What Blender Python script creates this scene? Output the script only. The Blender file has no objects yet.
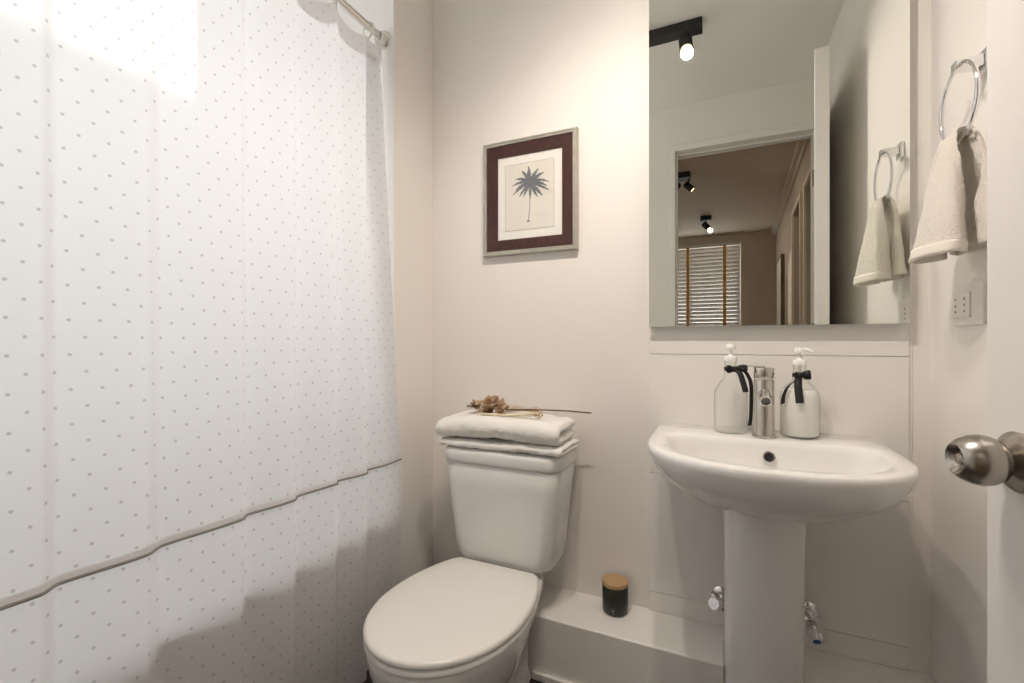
import bpy, bmesh, math, random
from mathutils import Vector, Matrix, noise
random.seed(7)
PI = math.pi
S = bpy.context.scene
COL = S.collection

# ------------------------------------------------------------------ camera
FPX = 455.0
cam_d = bpy.data.cameras.new('camera')
cam_d.sensor_width = 36.0
cam_d.lens = FPX / 1024 * 36.0
cam_d.clip_start = 0.01
cam = bpy.data.objects.new('camera', cam_d)
COL.objects.link(cam)
cam.location = (0, -1.5, 1.0425)
cam.rotation_euler = (PI / 2, 0, math.radians(24.6))
S.camera = cam

# ------------------------------------------------------------------ world, sun, exposure
S.view_settings.view_transform = 'Standard'
S.view_settings.look = 'None'
S.view_settings.gamma = 1.0
S.view_settings.use_curve_mapping = False
S.view_settings.exposure = 0.19
S.cycles.use_denoising = True
S.cycles.max_bounces = 14
S.cycles.diffuse_bounces = 8
S.cycles.glossy_bounces = 6
S.cycles.transmission_bounces = 8
S.cycles.transparent_max_bounces = 12
S.cycles.sample_clamp_indirect = 6.0
S.cycles.caustics_reflective = True
S.cycles.caustics_refractive = False
W = bpy.data.worlds.new('sky')
S.world = W
W.use_nodes = True
W.node_tree.nodes['Background'].inputs[0].default_value = (0.93, 0.96, 1.0, 1)
W.node_tree.nodes['Background'].inputs[1].default_value = 4.1
sun_d = bpy.data.lights.new('sun', 'SUN')
sun_d.energy = 1.8
sun_d.angle = math.radians(0.6)
sun_d.color = (1.0, 0.97, 0.94)
sun = bpy.data.objects.new('sun', sun_d)
COL.objects.link(sun)
sun.rotation_euler = Vector((0.73, -0.50, -0.165)).to_track_quat('-Z', 'Y').to_euler()


def portal(name, loc, rot, sx, sy):
    d = bpy.data.lights.new(name, 'AREA')
    d.shape = 'RECTANGLE'
    d.size = sx
    d.size_y = sy
    d.cycles.is_portal = True
    o = bpy.data.objects.new(name, d)
    COL.objects.link(o)
    o.location = loc
    o.rotation_euler = rot
    return o


WIN_Y0, WIN_Y1, WIN_Z0, WIN_Z1 = -1.52, -0.27, 1.22, 2.20
LEFT_X = -1.80
portal('window_portal', (LEFT_X - 0.13, (WIN_Y0 + WIN_Y1) / 2, (WIN_Z0 + WIN_Z1) / 2), (0, -PI / 2, 0), WIN_Z1 - WIN_Z0, WIN_Y1 - WIN_Y0)

SPOT_W = 28.0
HALL_SPOT_W = 8.0


# ------------------------------------------------------------------ materials
def nodes_of(m):
    return m.node_tree.nodes, m.node_tree.links


def mat(name, color, rough=0.5, metal=0.0, spec=0.5, coat=0.0, bump=0.0, bscale=200.0, bdist=0.001, var=0.0, vscale=6.0, sheen=0.0):
    m = bpy.data.materials.new(name)
    m.use_nodes = True
    n, l = nodes_of(m)
    b = n['Principled BSDF']
    b.inputs['Base Color'].default_value = (*color, 1)
    b.inputs['Roughness'].default_value = rough
    b.inputs['Metallic'].default_value = metal
    b.inputs['Specular IOR Level'].default_value = spec
    b.inputs['Coat Weight'].default_value = coat
    b.inputs['Sheen Weight'].default_value = sheen
    tc = n.new('ShaderNodeTexCoord')
    nz = n.new('ShaderNodeTexNoise')
    nz.inputs['Scale'].default_value = vscale
    nz.inputs['Detail'].default_value = 4
    l.new(tc.outputs['Object'], nz.inputs['Vector'])
    mx = n.new('ShaderNodeMix')
    mx.data_type = 'RGBA'
    v = 1 - var
    mx.inputs[6].default_value = (*color, 1)
    mx.inputs[7].default_value = (color[0] * v, color[1] * v, color[2] * v, 1)
    l.new(nz.outputs['Fac'], mx.inputs[0])
    l.new(mx.outputs[2], b.inputs['Base Color'])
    if bump:
        n2 = n.new('ShaderNodeTexNoise')
        n2.inputs['Scale'].default_value = bscale
        n2.inputs['Detail'].default_value = 3
        l.new(tc.outputs['Object'], n2.inputs['Vector'])
        bp = n.new('ShaderNodeBump')
        bp.inputs['Strength'].default_value = bump
        bp.inputs['Distance'].default_value = bdist
        l.new(n2.outputs['Fac'], bp.inputs['Height'])
        l.new(bp.outputs[0], b.inputs['Normal'])
    return m


M = {}
M['wall'] = mat('wall_paint', (0.84, 0.81, 0.775), 0.6, bump=0.08, bscale=120, var=0.02)
M['ceiling'] = mat('ceiling_paint', (0.84, 0.83, 0.80), 0.7, var=0.02)
M['gloss_white'] = mat('gloss_white_paint', (0.83, 0.81, 0.78), 0.35, bump=0.03, bscale=60, var=0.015)
M['alcove'] = mat('alcove_white', (0.86, 0.86, 0.85), 0.3, var=0.02)
M['door'] = mat('door_white', (0.83, 0.81, 0.79), 0.4, bump=0.04, bscale=90, var=0.02)
M['ceramic'] = mat('white_ceramic', (0.83, 0.825, 0.81), 0.08, coat=0.4, var=0.01)
M['ceramic_tank'] = mat('white_toilet_ceramic', (0.79, 0.785, 0.765), 0.12, coat=0.3, var=0.01)
M['plastic'] = mat('white_seat_plastic', (0.80, 0.785, 0.76), 0.25, var=0.01)
M['rubber'] = mat('dark_rubber', (0.04, 0.04, 0.04), 0.6)
M['chrome'] = mat('chrome', (0.86, 0.86, 0.87), 0.08, metal=1.0)
M['nickel'] = mat('brushed_nickel', (0.44, 0.41, 0.37), 0.26, metal=1.0, bump=0.05, bscale=300)
M['steel'] = mat('brushed_steel', (0.60, 0.57, 0.53), 0.2, metal=1.0, bump=0.04, bscale=300)
M['dark_hole'] = mat('dark_hole', (0.015, 0.015, 0.015), 0.6)
M['grey_hole'] = mat('grey_hole', (0.12, 0.11, 0.10), 0.6)
M['blue'] = mat('blue_cap', (0.02, 0.09, 0.35), 0.35)
M['towel'] = mat('white_terry', (0.92, 0.905, 0.87), 0.95, bump=0.9, bscale=420, bdist=0.003, var=0.05, vscale=40, sheen=0.3)
M['towel_hand'] = mat('cream_terry', (0.84, 0.795, 0.72), 0.95, bump=1.0, bscale=330, bdist=0.004, var=0.08, vscale=60, sheen=0.3)
M['towel_hem'] = mat('cream_hem', (0.80, 0.76, 0.69), 0.9, bump=0.3, bscale=500, var=0.04)
M['black_metal'] = mat('black_metal', (0.02, 0.02, 0.02), 0.45)
M['ribbon'] = mat('black_ribbon', (0.008, 0.008, 0.009), 0.5)
M['silver'] = mat('silver_leaf', (0.62, 0.60, 0.53), 0.38, metal=0.7, bump=0.4, bscale=150, var=0.35, vscale=30)
M['paper'] = mat('cream_paper', (0.80, 0.77, 0.69), 0.8, var=0.10, vscale=12)
M['paper_white'] = mat('white_mat_board', (0.86, 0.85, 0.80), 0.8, var=0.03)
M['ink'] = mat('grey_ink', (0.25, 0.27, 0.30), 0.8, var=0.75, vscale=90)
M['ink_light'] = mat('pale_ink', (0.45, 0.43, 0.38), 0.8)
M['jar'] = mat('dark_green_glass', (0.016, 0.022, 0.012), 0.34, coat=0.1)
M['jar_mark'] = mat('jar_print', (0.16, 0.17, 0.14), 0.5)
M['switch'] = mat('switch_plate_plastic', (0.80, 0.775, 0.74), 0.3)
M['pump'] = mat('white_pump', (0.86, 0.86, 0.85), 0.25)
M['lotion'] = mat('white_lotion', (0.86, 0.85, 0.82), 0.35)
M['petal'] = mat('dried_petal', (0.50, 0.31, 0.19), 0.9, var=0.5, vscale=60, bump=0.5, bscale=150)
M['petal_pale'] = mat('dried_pale_petal', (0.62, 0.46, 0.31), 0.9, var=0.4, vscale=60)
M['straw'] = mat('straw', (0.62, 0.44, 0.22), 0.85, var=0.35, vscale=50)
M['straw_pale'] = mat('pale_straw', (0.82, 0.70, 0.52), 0.85, var=0.2, vscale=40)
M['stem'] = mat('brown_stem', (0.16, 0.075, 0.05), 0.8, var=0.3, vscale=60)
M['rod'] = mat('satin_rod', (0.72, 0.70, 0.66), 0.2, metal=1.0)
M['ring_plastic'] = mat('white_ring_plastic', (0.85, 0.84, 0.81), 0.3)
M['liner'] = mat('liner_plastic', (0.90, 0.90, 0.92), 0.4)
M['tub'] = mat('tub_enamel', (0.85, 0.85, 0.84), 0.12, coat=0.3)
M['piping'] = mat('grey_piping', (0.26, 0.245, 0.22), 0.8, bump=0.3, bscale=600)
M['hall_wall'] = mat('hall_paint', (0.50, 0.41, 0.31), 0.7, var=0.03)
M['hall_ceiling'] = mat('hall_ceiling_paint', (0.52, 0.435, 0.335), 0.7, var=0.02)
M['hall_trim'] = mat('hall_trim_paint', (0.72, 0.62, 0.48), 0.5)
M['slat'] = mat('blind_slat', (0.78, 0.75, 0.70), 0.5)
M['tape'] = mat('tan_tape', (0.55, 0.30, 0.09), 0.8, bump=0.2, bscale=400)
M['dark_door'] = mat('dark_door_paint', (0.16, 0.11, 0.075), 0.5, var=0.2)
M['grey_door'] = mat('grey_door_paint', (0.32, 0.32, 0.31), 0.45)


def wood(name, c1, c2, scale, axis):
    m = bpy.data.materials.new(name)
    m.use_nodes = True
    n, l = nodes_of(m)
    b = n['Principled BSDF']
    b.inputs['Roughness'].default_value = 0.45
    tc = n.new('ShaderNodeTexCoord')
    mp = n.new('ShaderNodeMapping')
    sc = [scale] * 3
    sc[axis] = scale * 0.08
    mp.inputs['Scale'].default_value = sc
    nz = n.new('ShaderNodeTexNoise')
    nz.inputs['Scale'].default_value = 1.0
    nz.inputs['Detail'].default_value = 6
    nz.inputs['Distortion'].default_value = 0.6
    cr = n.new('ShaderNodeValToRGB')
    cr.color_ramp.elements[0].position = 0.3
    cr.color_ramp.elements[1].position = 0.75
    cr.color_ramp.elements[0].color = (*c1, 1)
    cr.color_ramp.elements[1].color = (*c2, 1)
    l.new(tc.outputs['Object'], mp.inputs[0])
    l.new(mp.outputs[0], nz.inputs['Vector'])
    l.new(nz.outputs['Fac'], cr.inputs[0])
    l.new(cr.outputs[0], b.inputs['Base Color'])
    return m


M['mahogany'] = wood('mahogany_grain', (0.026, 0.006, 0.0045), (0.080, 0.019, 0.013), 160, 2)
M['lid_wood'] = wood('beech_grain', (0.42, 0.26, 0.13), (0.55, 0.37, 0.20), 200, 0)
M['hall_floor'] = wood('oak_floor', (0.25, 0.15, 0.08), (0.38, 0.24, 0.13), 12, 1)


def tile_floor():
    m = bpy.data.materials.new('dark_floor_tile')
    m.use_nodes = True
    n, l = nodes_of(m)
    b = n['Principled BSDF']
    b.inputs['Roughness'].default_value = 0.35
    tc = n.new('ShaderNodeTexCoord')
    br = n.new('ShaderNodeTexBrick')
    br.offset = 0
    br.inputs['Scale'].default_value = 1
    br.inputs['Brick Width'].default_value = 0.3
    br.inputs['Row Height'].default_value = 0.3
    br.inputs['Mortar Size'].default_value = 0.003
    br.inputs['Color1'].default_value = (0.035, 0.030, 0.026, 1)
    br.inputs['Color2'].default_value = (0.045, 0.038, 0.033, 1)
    br.inputs['Mortar'].default_value = (0.12, 0.11, 0.10, 1)
    l.new(tc.outputs['Object'], br.inputs['Vector'])
    l.new(br.outputs['Color'], b.inputs['Base Color'])
    return m


M['floor'] = tile_floor()


def glass_thin(name, tint=(1, 1, 1), edge=1.0):
    m = bpy.data.materials.new(name)
    m.use_nodes = True
    n, l = nodes_of(m)
    n.remove(n['Principled BSDF'])
    tr = n.new('ShaderNodeBsdfTransparent')
    tr.inputs[0].default_value = (*tint, 1)
    edge_ = n.new('ShaderNodeMix')
    edge_.data_type = 'RGBA'
    edge_.inputs[6].default_value = (*tint, 1)
    edge_.inputs[7].default_value = (tint[0] * edge, tint[1] * edge, tint[2] * edge, 1)
    l.new(edge_.outputs[2], tr.inputs[0])
    gl = n.new('ShaderNodeBsdfGlossy')
    gl.inputs['Roughness'].default_value = 0.02
    lw = n.new('ShaderNodeLayerWeight')
    lw.inputs['Blend'].default_value = 0.5
    pw = n.new('ShaderNodeMath')
    pw.operation = 'POWER'
    pw.inputs[1].default_value = 4.0
    l.new(lw.outputs['Facing'], pw.inputs[0])
    l.new(pw.outputs[0], edge_.inputs[0])
    fr = n.new('ShaderNodeMath')
    fr.operation = 'MULTIPLY_ADD'
    fr.inputs[1].default_value = 0.55
    fr.inputs[2].default_value = 0.03
    l.new(pw.outputs[0], fr.inputs[0])
    mx = n.new('ShaderNodeMixShader')
    l.new(fr.outputs[0], mx.inputs[0])
    l.new(tr.outputs[0], mx.inputs[1])
    l.new(gl.outputs[0], mx.inputs[2])
    l.new(mx.outputs[0], n['Material Output'].inputs[0])
    return m


M['pane'] = glass_thin('window_glass')
M['bottle_glass'] = glass_thin('bottle_glass', (0.985, 0.988, 0.980), 0.45)
M['mirror'] = mat('mirror_silver', (0.875, 0.895, 0.855), 0.0, metal=1.0)
M['mirror_edge'] = mat('mirror_edge_glass', (0.20, 0.24, 0.22), 0.25)


def emit(name, col, st):
    m = bpy.data.materials.new(name)
    m.use_nodes = True
    n, l = nodes_of(m)
    b = n['Principled BSDF']
    b.inputs['Base Color'].default_value = (*col, 1)
    b.inputs['Emission Color'].default_value = (*col, 1)
    b.inputs['Emission Strength'].default_value = st
    return m


M['bulb'] = emit('lamp_lens', (1.0, 0.74, 0.42), 3.5)


def curtain_mat(name, dots=True, trans=0.66, col=(0.86, 0.855, 0.85)):
    m = bpy.data.materials.new(name)
    m.use_nodes = True
    n, l = nodes_of(m)
    n.remove(n['Principled BSDF'])
    di = n.new('ShaderNodeBsdfDiffuse')
    tl = n.new('ShaderNodeBsdfTranslucent')
    mx = n.new('ShaderNodeMixShader')
    mx.inputs[0].default_value = trans
    l.new(di.outputs[0], mx.inputs[1])
    l.new(tl.outputs[0], mx.inputs[2])
    l.new(mx.outputs[0], n['Material Output'].inputs[0])
    uv = n.new('ShaderNodeUVMap')

    def math_(op, a=None, b=None, va=None, vb=None):
        k = n.new('ShaderNodeMath')
        k.operation = op
        if a is not None:
            l.new(a, k.inputs[0])
        elif va is not None:
            k.inputs[0].default_value = va
        if b is not None:
            l.new(b, k.inputs[1])
        elif vb is not None:
            k.inputs[1].default_value = vb
        return k.outputs[0]
    sx = n.new('ShaderNodeSeparateXYZ')
    l.new(uv.outputs[0], sx.inputs[0])
    # fine weave bump
    wv = n.new('ShaderNodeTexNoise')
    wv.inputs['Scale'].default_value = 1
    mp = n.new('ShaderNodeMapping')
    mp.inputs['Scale'].default_value = (120, 900, 1)
    l.new(uv.outputs[0], mp.inputs[0])
    l.new(mp.outputs[0], wv.inputs['Vector'])
    base = n.new('ShaderNodeMix')
    base.data_type = 'RGBA'
    base.inputs[6].default_value = (*col, 1)
    base.inputs[7].default_value = (col[0] * 0.93, col[1] * 0.93, col[2] * 0.93, 1)
    l.new(wv.outputs['Fac'], base.inputs[0])
    out = base.outputs[2]
    if dots:
        def dist(off):
            a = math_('ADD', math_('DIVIDE', sx.outputs[0], vb=0.041), vb=off)
            b = math_('ADD', math_('DIVIDE', sx.outputs[1], vb=0.060), vb=off)
            a = math_('MULTIPLY', math_('SUBTRACT', math_('FRACT', a), vb=0.5), vb=0.041)
            b = math_('MULTIPLY', math_('SUBTRACT', math_('FRACT', b), vb=0.5), vb=0.060)
            return math_('SQRT', math_('ADD', math_('MULTIPLY', a, a), math_('MULTIPLY', b, b)))
        d = math_('MINIMUM', dist(0.0), dist(0.5))
        mr = n.new('ShaderNodeMapRange')
        mr.inputs['From Min'].default_value = 0.0018
        mr.inputs['From Max'].default_value = 0.0036
        mr.inputs['To Min'].default_value = 1
        mr.inputs['To Max'].default_value = 0
        l.new(d, mr.inputs['Value'])
        dm = n.new('ShaderNodeMix')
        dm.data_type = 'RGBA'
        l.new(mr.outputs[0], dm.inputs[0])
        l.new(out, dm.inputs[6])
        dm.inputs[7].default_value = (0.56, 0.545, 0.53, 1)
        out = dm.outputs[2]
    l.new(out, di.inputs[0])
    l.new(out, tl.inputs[0])
    return m


M['curtain'] = curtain_mat('dotted_voile')
M['curtain_hem'] = curtain_mat('dotted_hem', True, 0.62, (0.85, 0.83, 0.81))
M['curtain_plain'] = curtain_mat('plain_voile', False, 0.5, (0.84, 0.82, 0.80))
M['slat'] = curtain_mat('blind_slat_white', False, 0.10, (0.62, 0.57, 0.51))


# ------------------------------------------------------------------ mesh helpers
class MB:
    def __init__(self):
        self.v = []
        self.f = []

    def add(self, vs, fs):
        k = len(self.v)
        self.v += [tuple(p) for p in vs]
        self.f += [tuple(i + k for i in q) for q in fs]
        return self

    def box(self, x0, x1, y0, y1, z0, z1):
        return self.add([(x0, y0, z0), (x1, y0, z0), (x1, y1, z0), (x0, y1, z0), (x0, y0, z1), (x1, y0, z1), (x1, y1, z1), (x0, y1, z1)],
                        [(0, 3, 2, 1), (4, 5, 6, 7), (0, 1, 5, 4), (1, 2, 6, 5), (2, 3, 7, 6), (3, 0, 4, 7)])

    def loft(self, rings, caps=True, closed=True):
        n = len(rings[0])
        vs = [p for r in rings for p in r]
        fs = []
        for i in range(len(rings) - 1):
            for j in range(n if closed else n - 1):
                a, b = i * n + j, i * n + (j + 1) % n
                fs.append((a, b, b + n, a + n))
        if caps and closed:
            fs.append(tuple(range(n - 1, -1, -1)))
            fs.append(tuple((len(rings) - 1) * n + j for j in range(n)))
        return self.add(vs, fs)

    def lathe(self, prof, segs=40, mtx=None, caps=True, ex=1.0, ey=1.0):
        rings = []
        for r, z in prof:
            ring = []
            for j in range(segs):
                a = 2 * PI * j / segs
                p = Vector((r * ex * math.cos(a), r * ey * math.sin(a), z))
                ring.append(mtx @ p if mtx else p)
            rings.append(ring)
        return self.loft(rings, caps)

    def tube(self, path, rad, segs=12, closed=False):
        P = [Vector(p) for p in path]
        n = len(P)
        rings = []
        prev = None
        for i in range(n):
            if closed:
                t = (P[(i + 1) % n] - P[i - 1]).normalized()
            else:
                t = (P[min(i + 1, n - 1)] - P[max(i - 1, 0)]).normalized()
            if prev is None:
                u = t.orthogonal().normalized()
            else:
                u = (prev - t * prev.dot(t)).normalized()
            prev = u
            w = t.cross(u)
            r = rad(i / (n - 1)) if callable(rad) else rad
            rings.append([P[i] + (u * math.cos(2 * PI * k / segs) + w * math.sin(2 * PI * k / segs)) * r for k in range(segs)])
        if closed:
            rings.append(rings[0])
        return self.loft(rings, caps=not closed)

    def strip(self, path, width, wdir):
        """a ribbon along path, wdir(i) gives the half-width direction"""
        rings = []
        for i, p in enumerate(path):
            d = Vector(wdir(i) if callable(wdir) else wdir).normalized() * (width / 2)
            rings.append([Vector(p) - d, Vector(p) + d])
        return self.loft(rings, caps=False, closed=False)


def setp(o, label=None, cat=None, group=None, kind=None):
    if label:
        o['label'] = label
    if cat:
        o['category'] = cat
    if group:
        o['group'] = group
    if kind:
        o['kind'] = kind
    return o


def obj(name, mb, m, parent=None, smooth=40, bevel=0.0, bseg=3, sub=0, solid=0.0, label=None, uvs=None, merge=True):
    me = bpy.data.meshes.new(name)
    me.from_pydata([tuple(p) for p in mb.v], [], mb.f)
    me.validate()
    bm = bmesh.new()
    bm.from_mesh(me)
    if uvs is None:
        if merge:
            bmesh.ops.remove_doubles(bm, verts=bm.verts, dist=1e-6)
        bmesh.ops.recalc_face_normals(bm, faces=bm.faces)
    bm.to_mesh(me)
    bm.free()
    if uvs is not None:
        ul = me.uv_layers.new(name='UVMap')
        for lp in me.loops:
            ul.data[lp.index].uv = uvs[lp.vertex_index]
    me.materials.append(M[m] if isinstance(m, str) else m)
    o = bpy.data.objects.new(name, me)
    COL.objects.link(o)
    if parent:
        o.parent = parent
    if smooth:
        me.shade_smooth()
        try:
            me.set_sharp_from_angle(angle=math.radians(smooth))
        except Exception:
            pass
    if solid:
        s = o.modifiers.new('solid', 'SOLIDIFY')
        s.thickness = solid
        s.offset = 0
    if bevel:
        b = o.modifiers.new('bevel', 'BEVEL')
        b.width = bevel
        b.segments = bseg
        b.limit_method = 'ANGLE'
        b.angle_limit = math.radians(35)
        b.harden_normals = False
    if sub:
        s = o.modifiers.new('sub', 'SUBSURF')
        s.levels = sub
        s.render_levels = sub
    if label:
        o['label'] = label
    return o


def thing(name, label, cat, loc=(0, 0, 0), rot=(0, 0, 0), group=None):
    o = bpy.data.objects.new(name, None)
    o.empty_display_size = 0.05
    COL.objects.link(o)
    o.location = loc
    o.rotation_euler = rot
    return setp(o, label, cat, group)


def struct(name, mb, m, label=None, parent=None, **kw):
    kw.setdefault('smooth', 0)
    o = obj(name, mb, m, parent, **kw)
    if parent is None:
        o['kind'] = 'structure'
        o['category'] = name.split('_')[0]
    if label:
        o['label'] = label
    return o


def copy_tree(o, parent=None):
    c = o.copy()
    COL.objects.link(c)
    c.parent = parent
    for ch in list(o.children):
        copy_tree(ch, c)
    return c


def box(*a):
    return MB().box(*a)


def box_hole(axis, a0, a1, u0, u1, z0, z1, hu0, hu1, hz0, hz1):
    """wall slab along x or y with one rectangular hole"""
    mb = MB()
    us = sorted({u0, u1, hu0, hu1})
    zs = sorted({z0, z1, hz0, hz1})
    for i in range(len(us) - 1):
        for j in range(len(zs) - 1):
            uc, zc = (us[i] + us[i + 1]) / 2, (zs[j] + zs[j + 1]) / 2
            if hu0 < uc < hu1 and hz0 < zc < hz1:
                continue
            if axis == 'x':
                mb.box(us[i], us[i + 1], a0, a1, zs[j], zs[j + 1])
            else:
                mb.box(a0, a1, us[i], us[i + 1], zs[j], zs[j + 1])
    return mb


# ------------------------------------------------------------------ setting: bathroom
CEIL = 2.52
RX = 0.4886
FY = -1.594
ENDX, ENDY = -1.03, -0.229
struct('floor', box(LEFT_X - 0.1, RX + 0.1, -1.70, 0.1, -0.1, 0), 'floor', 'dark tiled bathroom floor')
struct('ceiling', box(LEFT_X - 0.1, RX + 0.12, -1.70, 0.1, CEIL, CEIL + 0.1), 'ceiling', 'white bathroom ceiling')
struct('wall_back', box(LEFT_X - 0.1, RX + 0.1, 0, 0.1, 0, CEIL), 'wall', 'off white wall behind the toilet and washbasin')
struct('wall_right', box(RX, RX + 0.1, FY, 0, 0, CEIL), 'wall', 'off white wall carrying the towel ring')
struct('wall_left', box_hole('y', LEFT_X - 0.12, LEFT_X, -1.70, 0, 0, CEIL, WIN_Y0, WIN_Y1, WIN_Z0, WIN_Z1), 'alcove', 'white wall with window behind the bathtub')
struct('wall_tub_end', box(LEFT_X, ENDX, ENDY, 0, 0, CEIL), 'wall', 'off white wall return at the end of the bathtub')
struct('wall_tub_lining', box(LEFT_X, ENDX - 0.0004, ENDY - 0.008, ENDY, 0, CEIL), 'alcove', 'bright white lining of the tub alcove beside the shower rod')
DX0, DX1, DZ = -0.262, 0.4765, 2.235
struct('wall_front', box_hole('x', FY - 0.10, FY, LEFT_X, RX + 0.1, 0, CEIL, DX0, DX1, 0, DZ), 'wall', 'white wall around the open doorway seen in the mirror')
# door casing
cs = MB()
cs.box(DX0 - 0.035, DX0 + 0.004, FY - 0.115, FY + 0.014, 0, DZ + 0.035)
cs.box(DX0 + 0.004, DX1 + 0.01, FY - 0.115, FY + 0.014, DZ - 0.004, DZ + 0.035)
cs.box(DX0 + 0.004, DX0 + 0.014, FY - 0.10, FY - 0.05, 0, DZ - 0.014)
cs.box(DX0 + 0.004, DX1, FY - 0.10, FY - 0.05, DZ - 0.014, DZ - 0.004)
struct('trim_1', cs, 'gloss_white', 'white casing of the bathroom doorway', bevel=0.003)

# ledge along the foot of the back wall, notched for the pedestal
LZ, LY = 0.192, -0.185
SXC = 0.100
n0, n1, ny = SXC - 0.0912, SXC + 0.0912, -0.066
outl = [(-0.74, 0), (-0.74, LY), (n0, LY), (n0, ny), (n1, ny), (n1, LY), (RX, LY), (RX, 0)]
lm = MB()
nn = len(outl)
lm.add([(x, y, 0) for x, y in outl] + [(x, y, LZ) for x, y in outl],
       [(i, (i + 1) % nn, (i + 1) % nn + nn, i + nn) for i in range(nn)] +
       [(0, 1, 2, 3), (0, 3, 4, 7), (4, 5, 6, 7)] + [(nn + 3, nn + 2, nn + 1, nn), (nn + 7, nn + 4, nn + 3, nn), (nn + 7, nn + 6, nn + 5, nn + 4)])
struct('ledge', lm, 'gloss_white', 'low white boxed-in ledge along the foot of the back wall', bevel=0.004)
struct('baseboard_ledge', box(-0.74, n0, LY - 0.012, LY, 0, 0.022), 'gloss_white', 'thin white strip at the foot of the ledge', bevel=0.003)

# tiled splashback with three horizontal joints
sp = MB()
zs = [LZ, 0.253, 0.628, 1.003, 1.30]
for i in range(4):
    sp.box(-0.206, 0.4424, -0.008, 0, zs[i] + 0.0008, zs[i + 1] - 0.0008)
struct('wall_splashback', sp, 'gloss_white', 'off white tile panel behind the washbasin', bevel=0.0012, bseg=2)
struct('trim_2', box(0.4424, 0.4500, -0.004, 0, LZ, 1.30), 'gloss_white', 'sealant strip right of the splashback', bevel=0.002)

# bathroom window behind the curtain
wf = MB()
fx0, fx1 = LEFT_X - 0.09, LEFT_X - 0.04
for (a, b, c, d) in ((WIN_Y0, WIN_Y1, WIN_Z0, WIN_Z0 + 0.035), (WIN_Y0, WIN_Y1, WIN_Z1 - 0.035, WIN_Z1), (WIN_Y0, WIN_Y0 + 0.035, WIN_Z0 + 0.035, WIN_Z1 - 0.035), (WIN_Y1 - 0.035, WIN_Y1, WIN_Z0 + 0.035, WIN_Z1 - 0.035)):
    wf.box(fx0, fx1, a, b, c, d)
w1 = struct('window_1', wf, 'gloss_white', 'white framed window above the bathtub', bevel=0.003)
obj('pane', box(fx0 + 0.02, fx0 + 0.024, WIN_Y0 + 0.03, WIN_Y1 - 0.03, WIN_Z0 + 0.03, WIN_Z1 - 0.03), 'pane', w1, smooth=0)

# unseen wall added outside the window to block the sun below its top
struct('wall_outside', box(-4.90, -4.70, -6.0, 5.0, -0.5, 2.40), 'wall', 'pale unseen wall added outside the bathroom window to block low sun')

# ------------------------------------------------------------------ setting: room beyond the doorway
HY = -5.50


def hx(y):
    return 0.4347 + 0.0338 * (1.43 - y) if y < -1.7 else RX


def hallbox(mb, y0, y1, z0, z1, d0, d1):
    vs = []
    for z in (z0, z1):
        for (y, d) in ((y0, d0), (y0, d1), (y1, d1), (y1, d0)):
            vs.append((0.4347 + 0.0338 * (1.43 - y) + d, y, z))
    mb.add(vs, [(0, 1, 2, 3), (7, 6, 5, 4), (0, 4, 5, 1), (1, 5, 6, 2), (2, 6, 7, 3), (3, 7, 4, 0)])


struct('floor_hall', box(-2.6, 1.2, HY - 0.1, -1.70, -0.1, 0), 'hall_floor', 'wooden floor beyond the doorway')
struct('ceiling_hall', box(-2.6, 1.2, HY - 0.1, -1.70, CEIL, CEIL + 0.1), 'hall_ceiling', 'warm toned ceiling beyond the doorway')
HWX0, HWX1, HWZ0, HWZ1 = -1.05, 0.255, 0.9, 2.40
struct('wall_hall_far', box_hole('x', HY - 0.12, HY, -2.6, 1.2, 0, CEIL, HWX0, HWX1, HWZ0, HWZ1), 'hall_wall', 'beige wall with blinds in the room beyond')
struct('wall_hall_left', box(-2.6, -2.5, HY, -1.70, 0, CEIL), 'hall_wall', 'beige left wall of the room beyond')
D1 = (-3.285, -2.73)
D2 = (-2.45, -1.76)
hw = MB()
hallbox(hw, HY, D1[0], 0, CEIL, 0, 0.12)
hallbox(hw, D1[0], D1[1], 2.16, CEIL, 0, 0.12)
hallbox(hw, D1[1], D2[0], 0, CEIL, 0, 0.12)
hallbox(hw, D2[0], D2[1], 2.16, CEIL, 0, 0.12)
hallbox(hw, D2[1], -1.695, 0, CEIL, 0, 0.12)
struct('wall_hall_right', hw, 'hall_wall', 'beige right wall with doors in the room beyond')
for k, (D, mm, lb) in enumerate(((D1, 'dark_door', 'dark brown recessed door beyond the doorway'), (D2, 'grey_door', 'grey door nearest the doorway'))):
    dm = MB()
    hallbox(dm, D[0], D[1], 0, 2.16, 0.07, 0.11)
    dd = struct('door_%d' % (k + 2), dm, mm, lb)
    kn = MB()
    yk = D[1] - 0.07
    kx = 0.4347 + 0.0338 * (1.43 - yk) + 0.07
    kn.lathe([(0.004, -0.06), (0.024, -0.055), (0.028, -0.04), (0.012, -0.025), (0.012, -0.006), (0.028, -0.004), (0.028, 0.0)], 20, Matrix.Translation((kx, yk, 0.95)) @ Matrix.Rotation(PI / 2, 4, 'Y'))
    obj('door_knob', kn, 'nickel', dd)
tr = MB()
for (a, b) in ((D1[0] - 0.05, D1[0]), (D1[1], D1[1] + 0.05), (D2[0] - 0.05, D2[0])):
    hallbox(tr, a, b, 0, 2.20, -0.015, 0.0)
hallbox(tr, D1[0], D1[1], 2.16, 2.20, -0.015, 0)
hallbox(tr, D2[0], D2[1], 2.16, 2.20, -0.015, 0)
struct('trim_3', tr, 'hall_trim', 'cream casings of the hall doors')
cm = MB()
hallbox(cm, HY, -1.71, CEIL - 0.05, CEIL, -0.05, 0.0)
hallbox(cm, HY, -1.71, CEIL - 0.09, CEIL - 0.05, -0.02, 0.0)
struct('trim_4', cm, 'hall_ceiling', 'crown moulding of the room beyond')
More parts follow.
